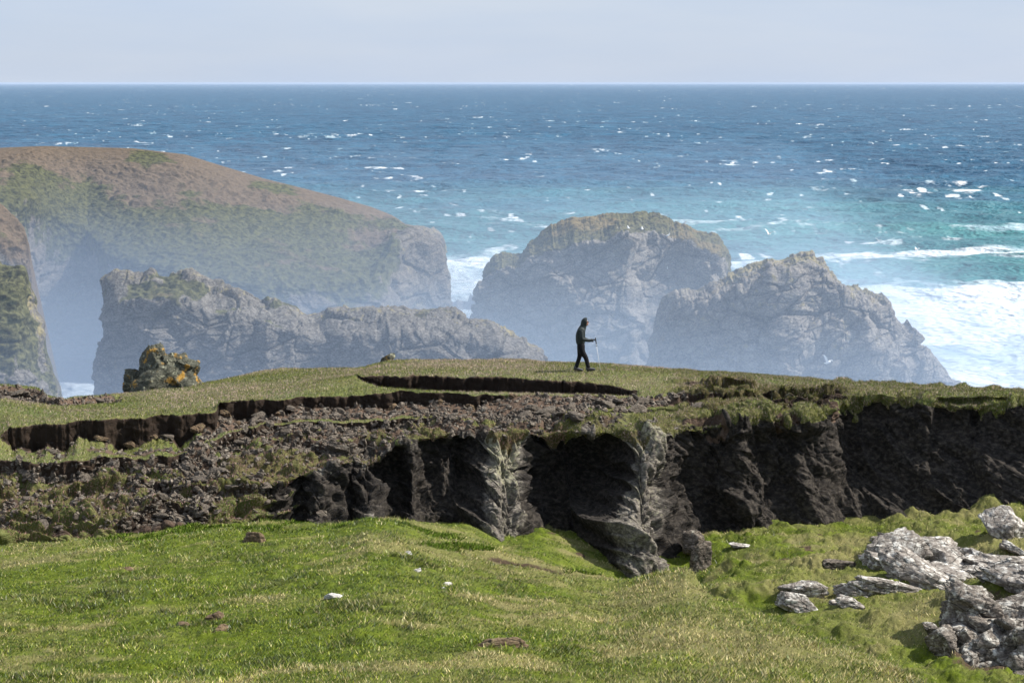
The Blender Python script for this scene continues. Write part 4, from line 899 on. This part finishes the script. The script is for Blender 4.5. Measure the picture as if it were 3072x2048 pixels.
layer(-30, -149, 0, 329, .0034, 'thick sea spray filling the dark cove at the left', zl=8, col=(.26, .36, .55))  # mist coloured darker here to stand in for the cliffs' shade

# ================================================================== LIGHT
AZ, EL = 83., 45.
w = bpy.data.worlds.new('World'); scn.world = w; w.use_nodes = True; nt = w.node_tree; nt.nodes.clear()
o = nt.nodes.new('ShaderNodeOutputWorld'); bg = nt.nodes.new('ShaderNodeBackground'); sk = nt.nodes.new('ShaderNodeTexSky'); sk.sky_type = 'NISHITA'; sk.sun_disc = False
sk.sun_elevation = math.radians(EL); sk.sun_rotation = math.radians(AZ); sk.air_density = 1.0; sk.dust_density = .6; sk.ozone_density = 2.0
tc = nt.nodes.new('ShaderNodeTexCoord'); mp = nt.nodes.new('ShaderNodeMapping'); mp.inputs['Scale'].default_value = (1, 1, 4); cn = nt.nodes.new('ShaderNodeTexNoise')
nt.links.new(tc.outputs['Generated'], mp.inputs[0]); nt.links.new(mp.outputs[0], cn.inputs['Vector']); cn.inputs['Scale'].default_value = 2.2; cn.inputs['Detail'].default_value = 5
cr = nt.nodes.new('ShaderNodeMapRange'); nt.links.new(cn.outputs['Fac'], cr.inputs[0]); cr.inputs[1].default_value = .3; cr.inputs[2].default_value = .7; cr.inputs[3].default_value = .80; cr.inputs[4].default_value = .97
mx = nt.nodes.new('ShaderNodeMix'); mx.data_type = 'RGBA'; nt.links.new(cr.outputs[0], mx.inputs[0]); nt.links.new(sk.outputs[0], mx.inputs[6]); cn2 = nt.nodes.new('ShaderNodeTexNoise'); mp2 = nt.nodes.new('ShaderNodeMapping'); mp2.inputs['Scale'].default_value = (1, 1, 6); mp2.inputs['Rotation'].default_value = (.15, .1, 0)
nt.links.new(tc.outputs['Generated'], mp2.inputs[0]); nt.links.new(mp2.outputs[0], cn2.inputs['Vector']); cn2.inputs['Scale'].default_value = 3.5; cn2.inputs['Detail'].default_value = 7; cn2.inputs['Roughness'].default_value = .6
cl = nt.nodes.new('ShaderNodeValToRGB'); nt.links.new(cn2.outputs['Fac'], cl.inputs[0]); cl.color_ramp.elements[0].position = .38; cl.color_ramp.elements[1].position = .68
cl.color_ramp.elements[0].color = (.575, .680, .870, 1); cl.color_ramp.elements[1].color = (.655, .735, .880, 1)
vm = nt.nodes.new('ShaderNodeVectorMath'); vm.operation = 'SCALE'; nt.links.new(cl.outputs[0], vm.inputs[0]); vm.inputs['Scale'].default_value = 9.6; nt.links.new(vm.outputs[0], mx.inputs[7])
nt.links.new(mx.outputs[2], bg.inputs[0]); nt.links.new(bg.outputs[0], o.inputs[0]); bg.inputs[1].default_value = .06
sl = bpy.data.lights.new('sun', 'SUN'); sl.energy = 5.0; sl.angle = math.radians(.6); sl.color = (1, .95, .87)
so = bpy.data.objects.new('sun', sl); COL.objects.link(so)
sd = Vector((math.sin(math.radians(AZ)) * math.cos(math.radians(EL)), math.cos(math.radians(AZ)) * math.cos(math.radians(EL)), math.sin(math.radians(EL))))
so.rotation_euler = sd.to_track_quat('Z', 'Y').to_euler(); so.location = (60, 40, 60)
scn.cycles.max_bounces = 5; scn.cycles.volume_bounces = 1; scn.cycles.diffuse_bounces = 3
vs = scn.view_settings; vs.view_transform = 'Standard'; vs.look = 'None'; vs.exposure = .8; vs.gamma = 1; vs.use_curve_mapping = False
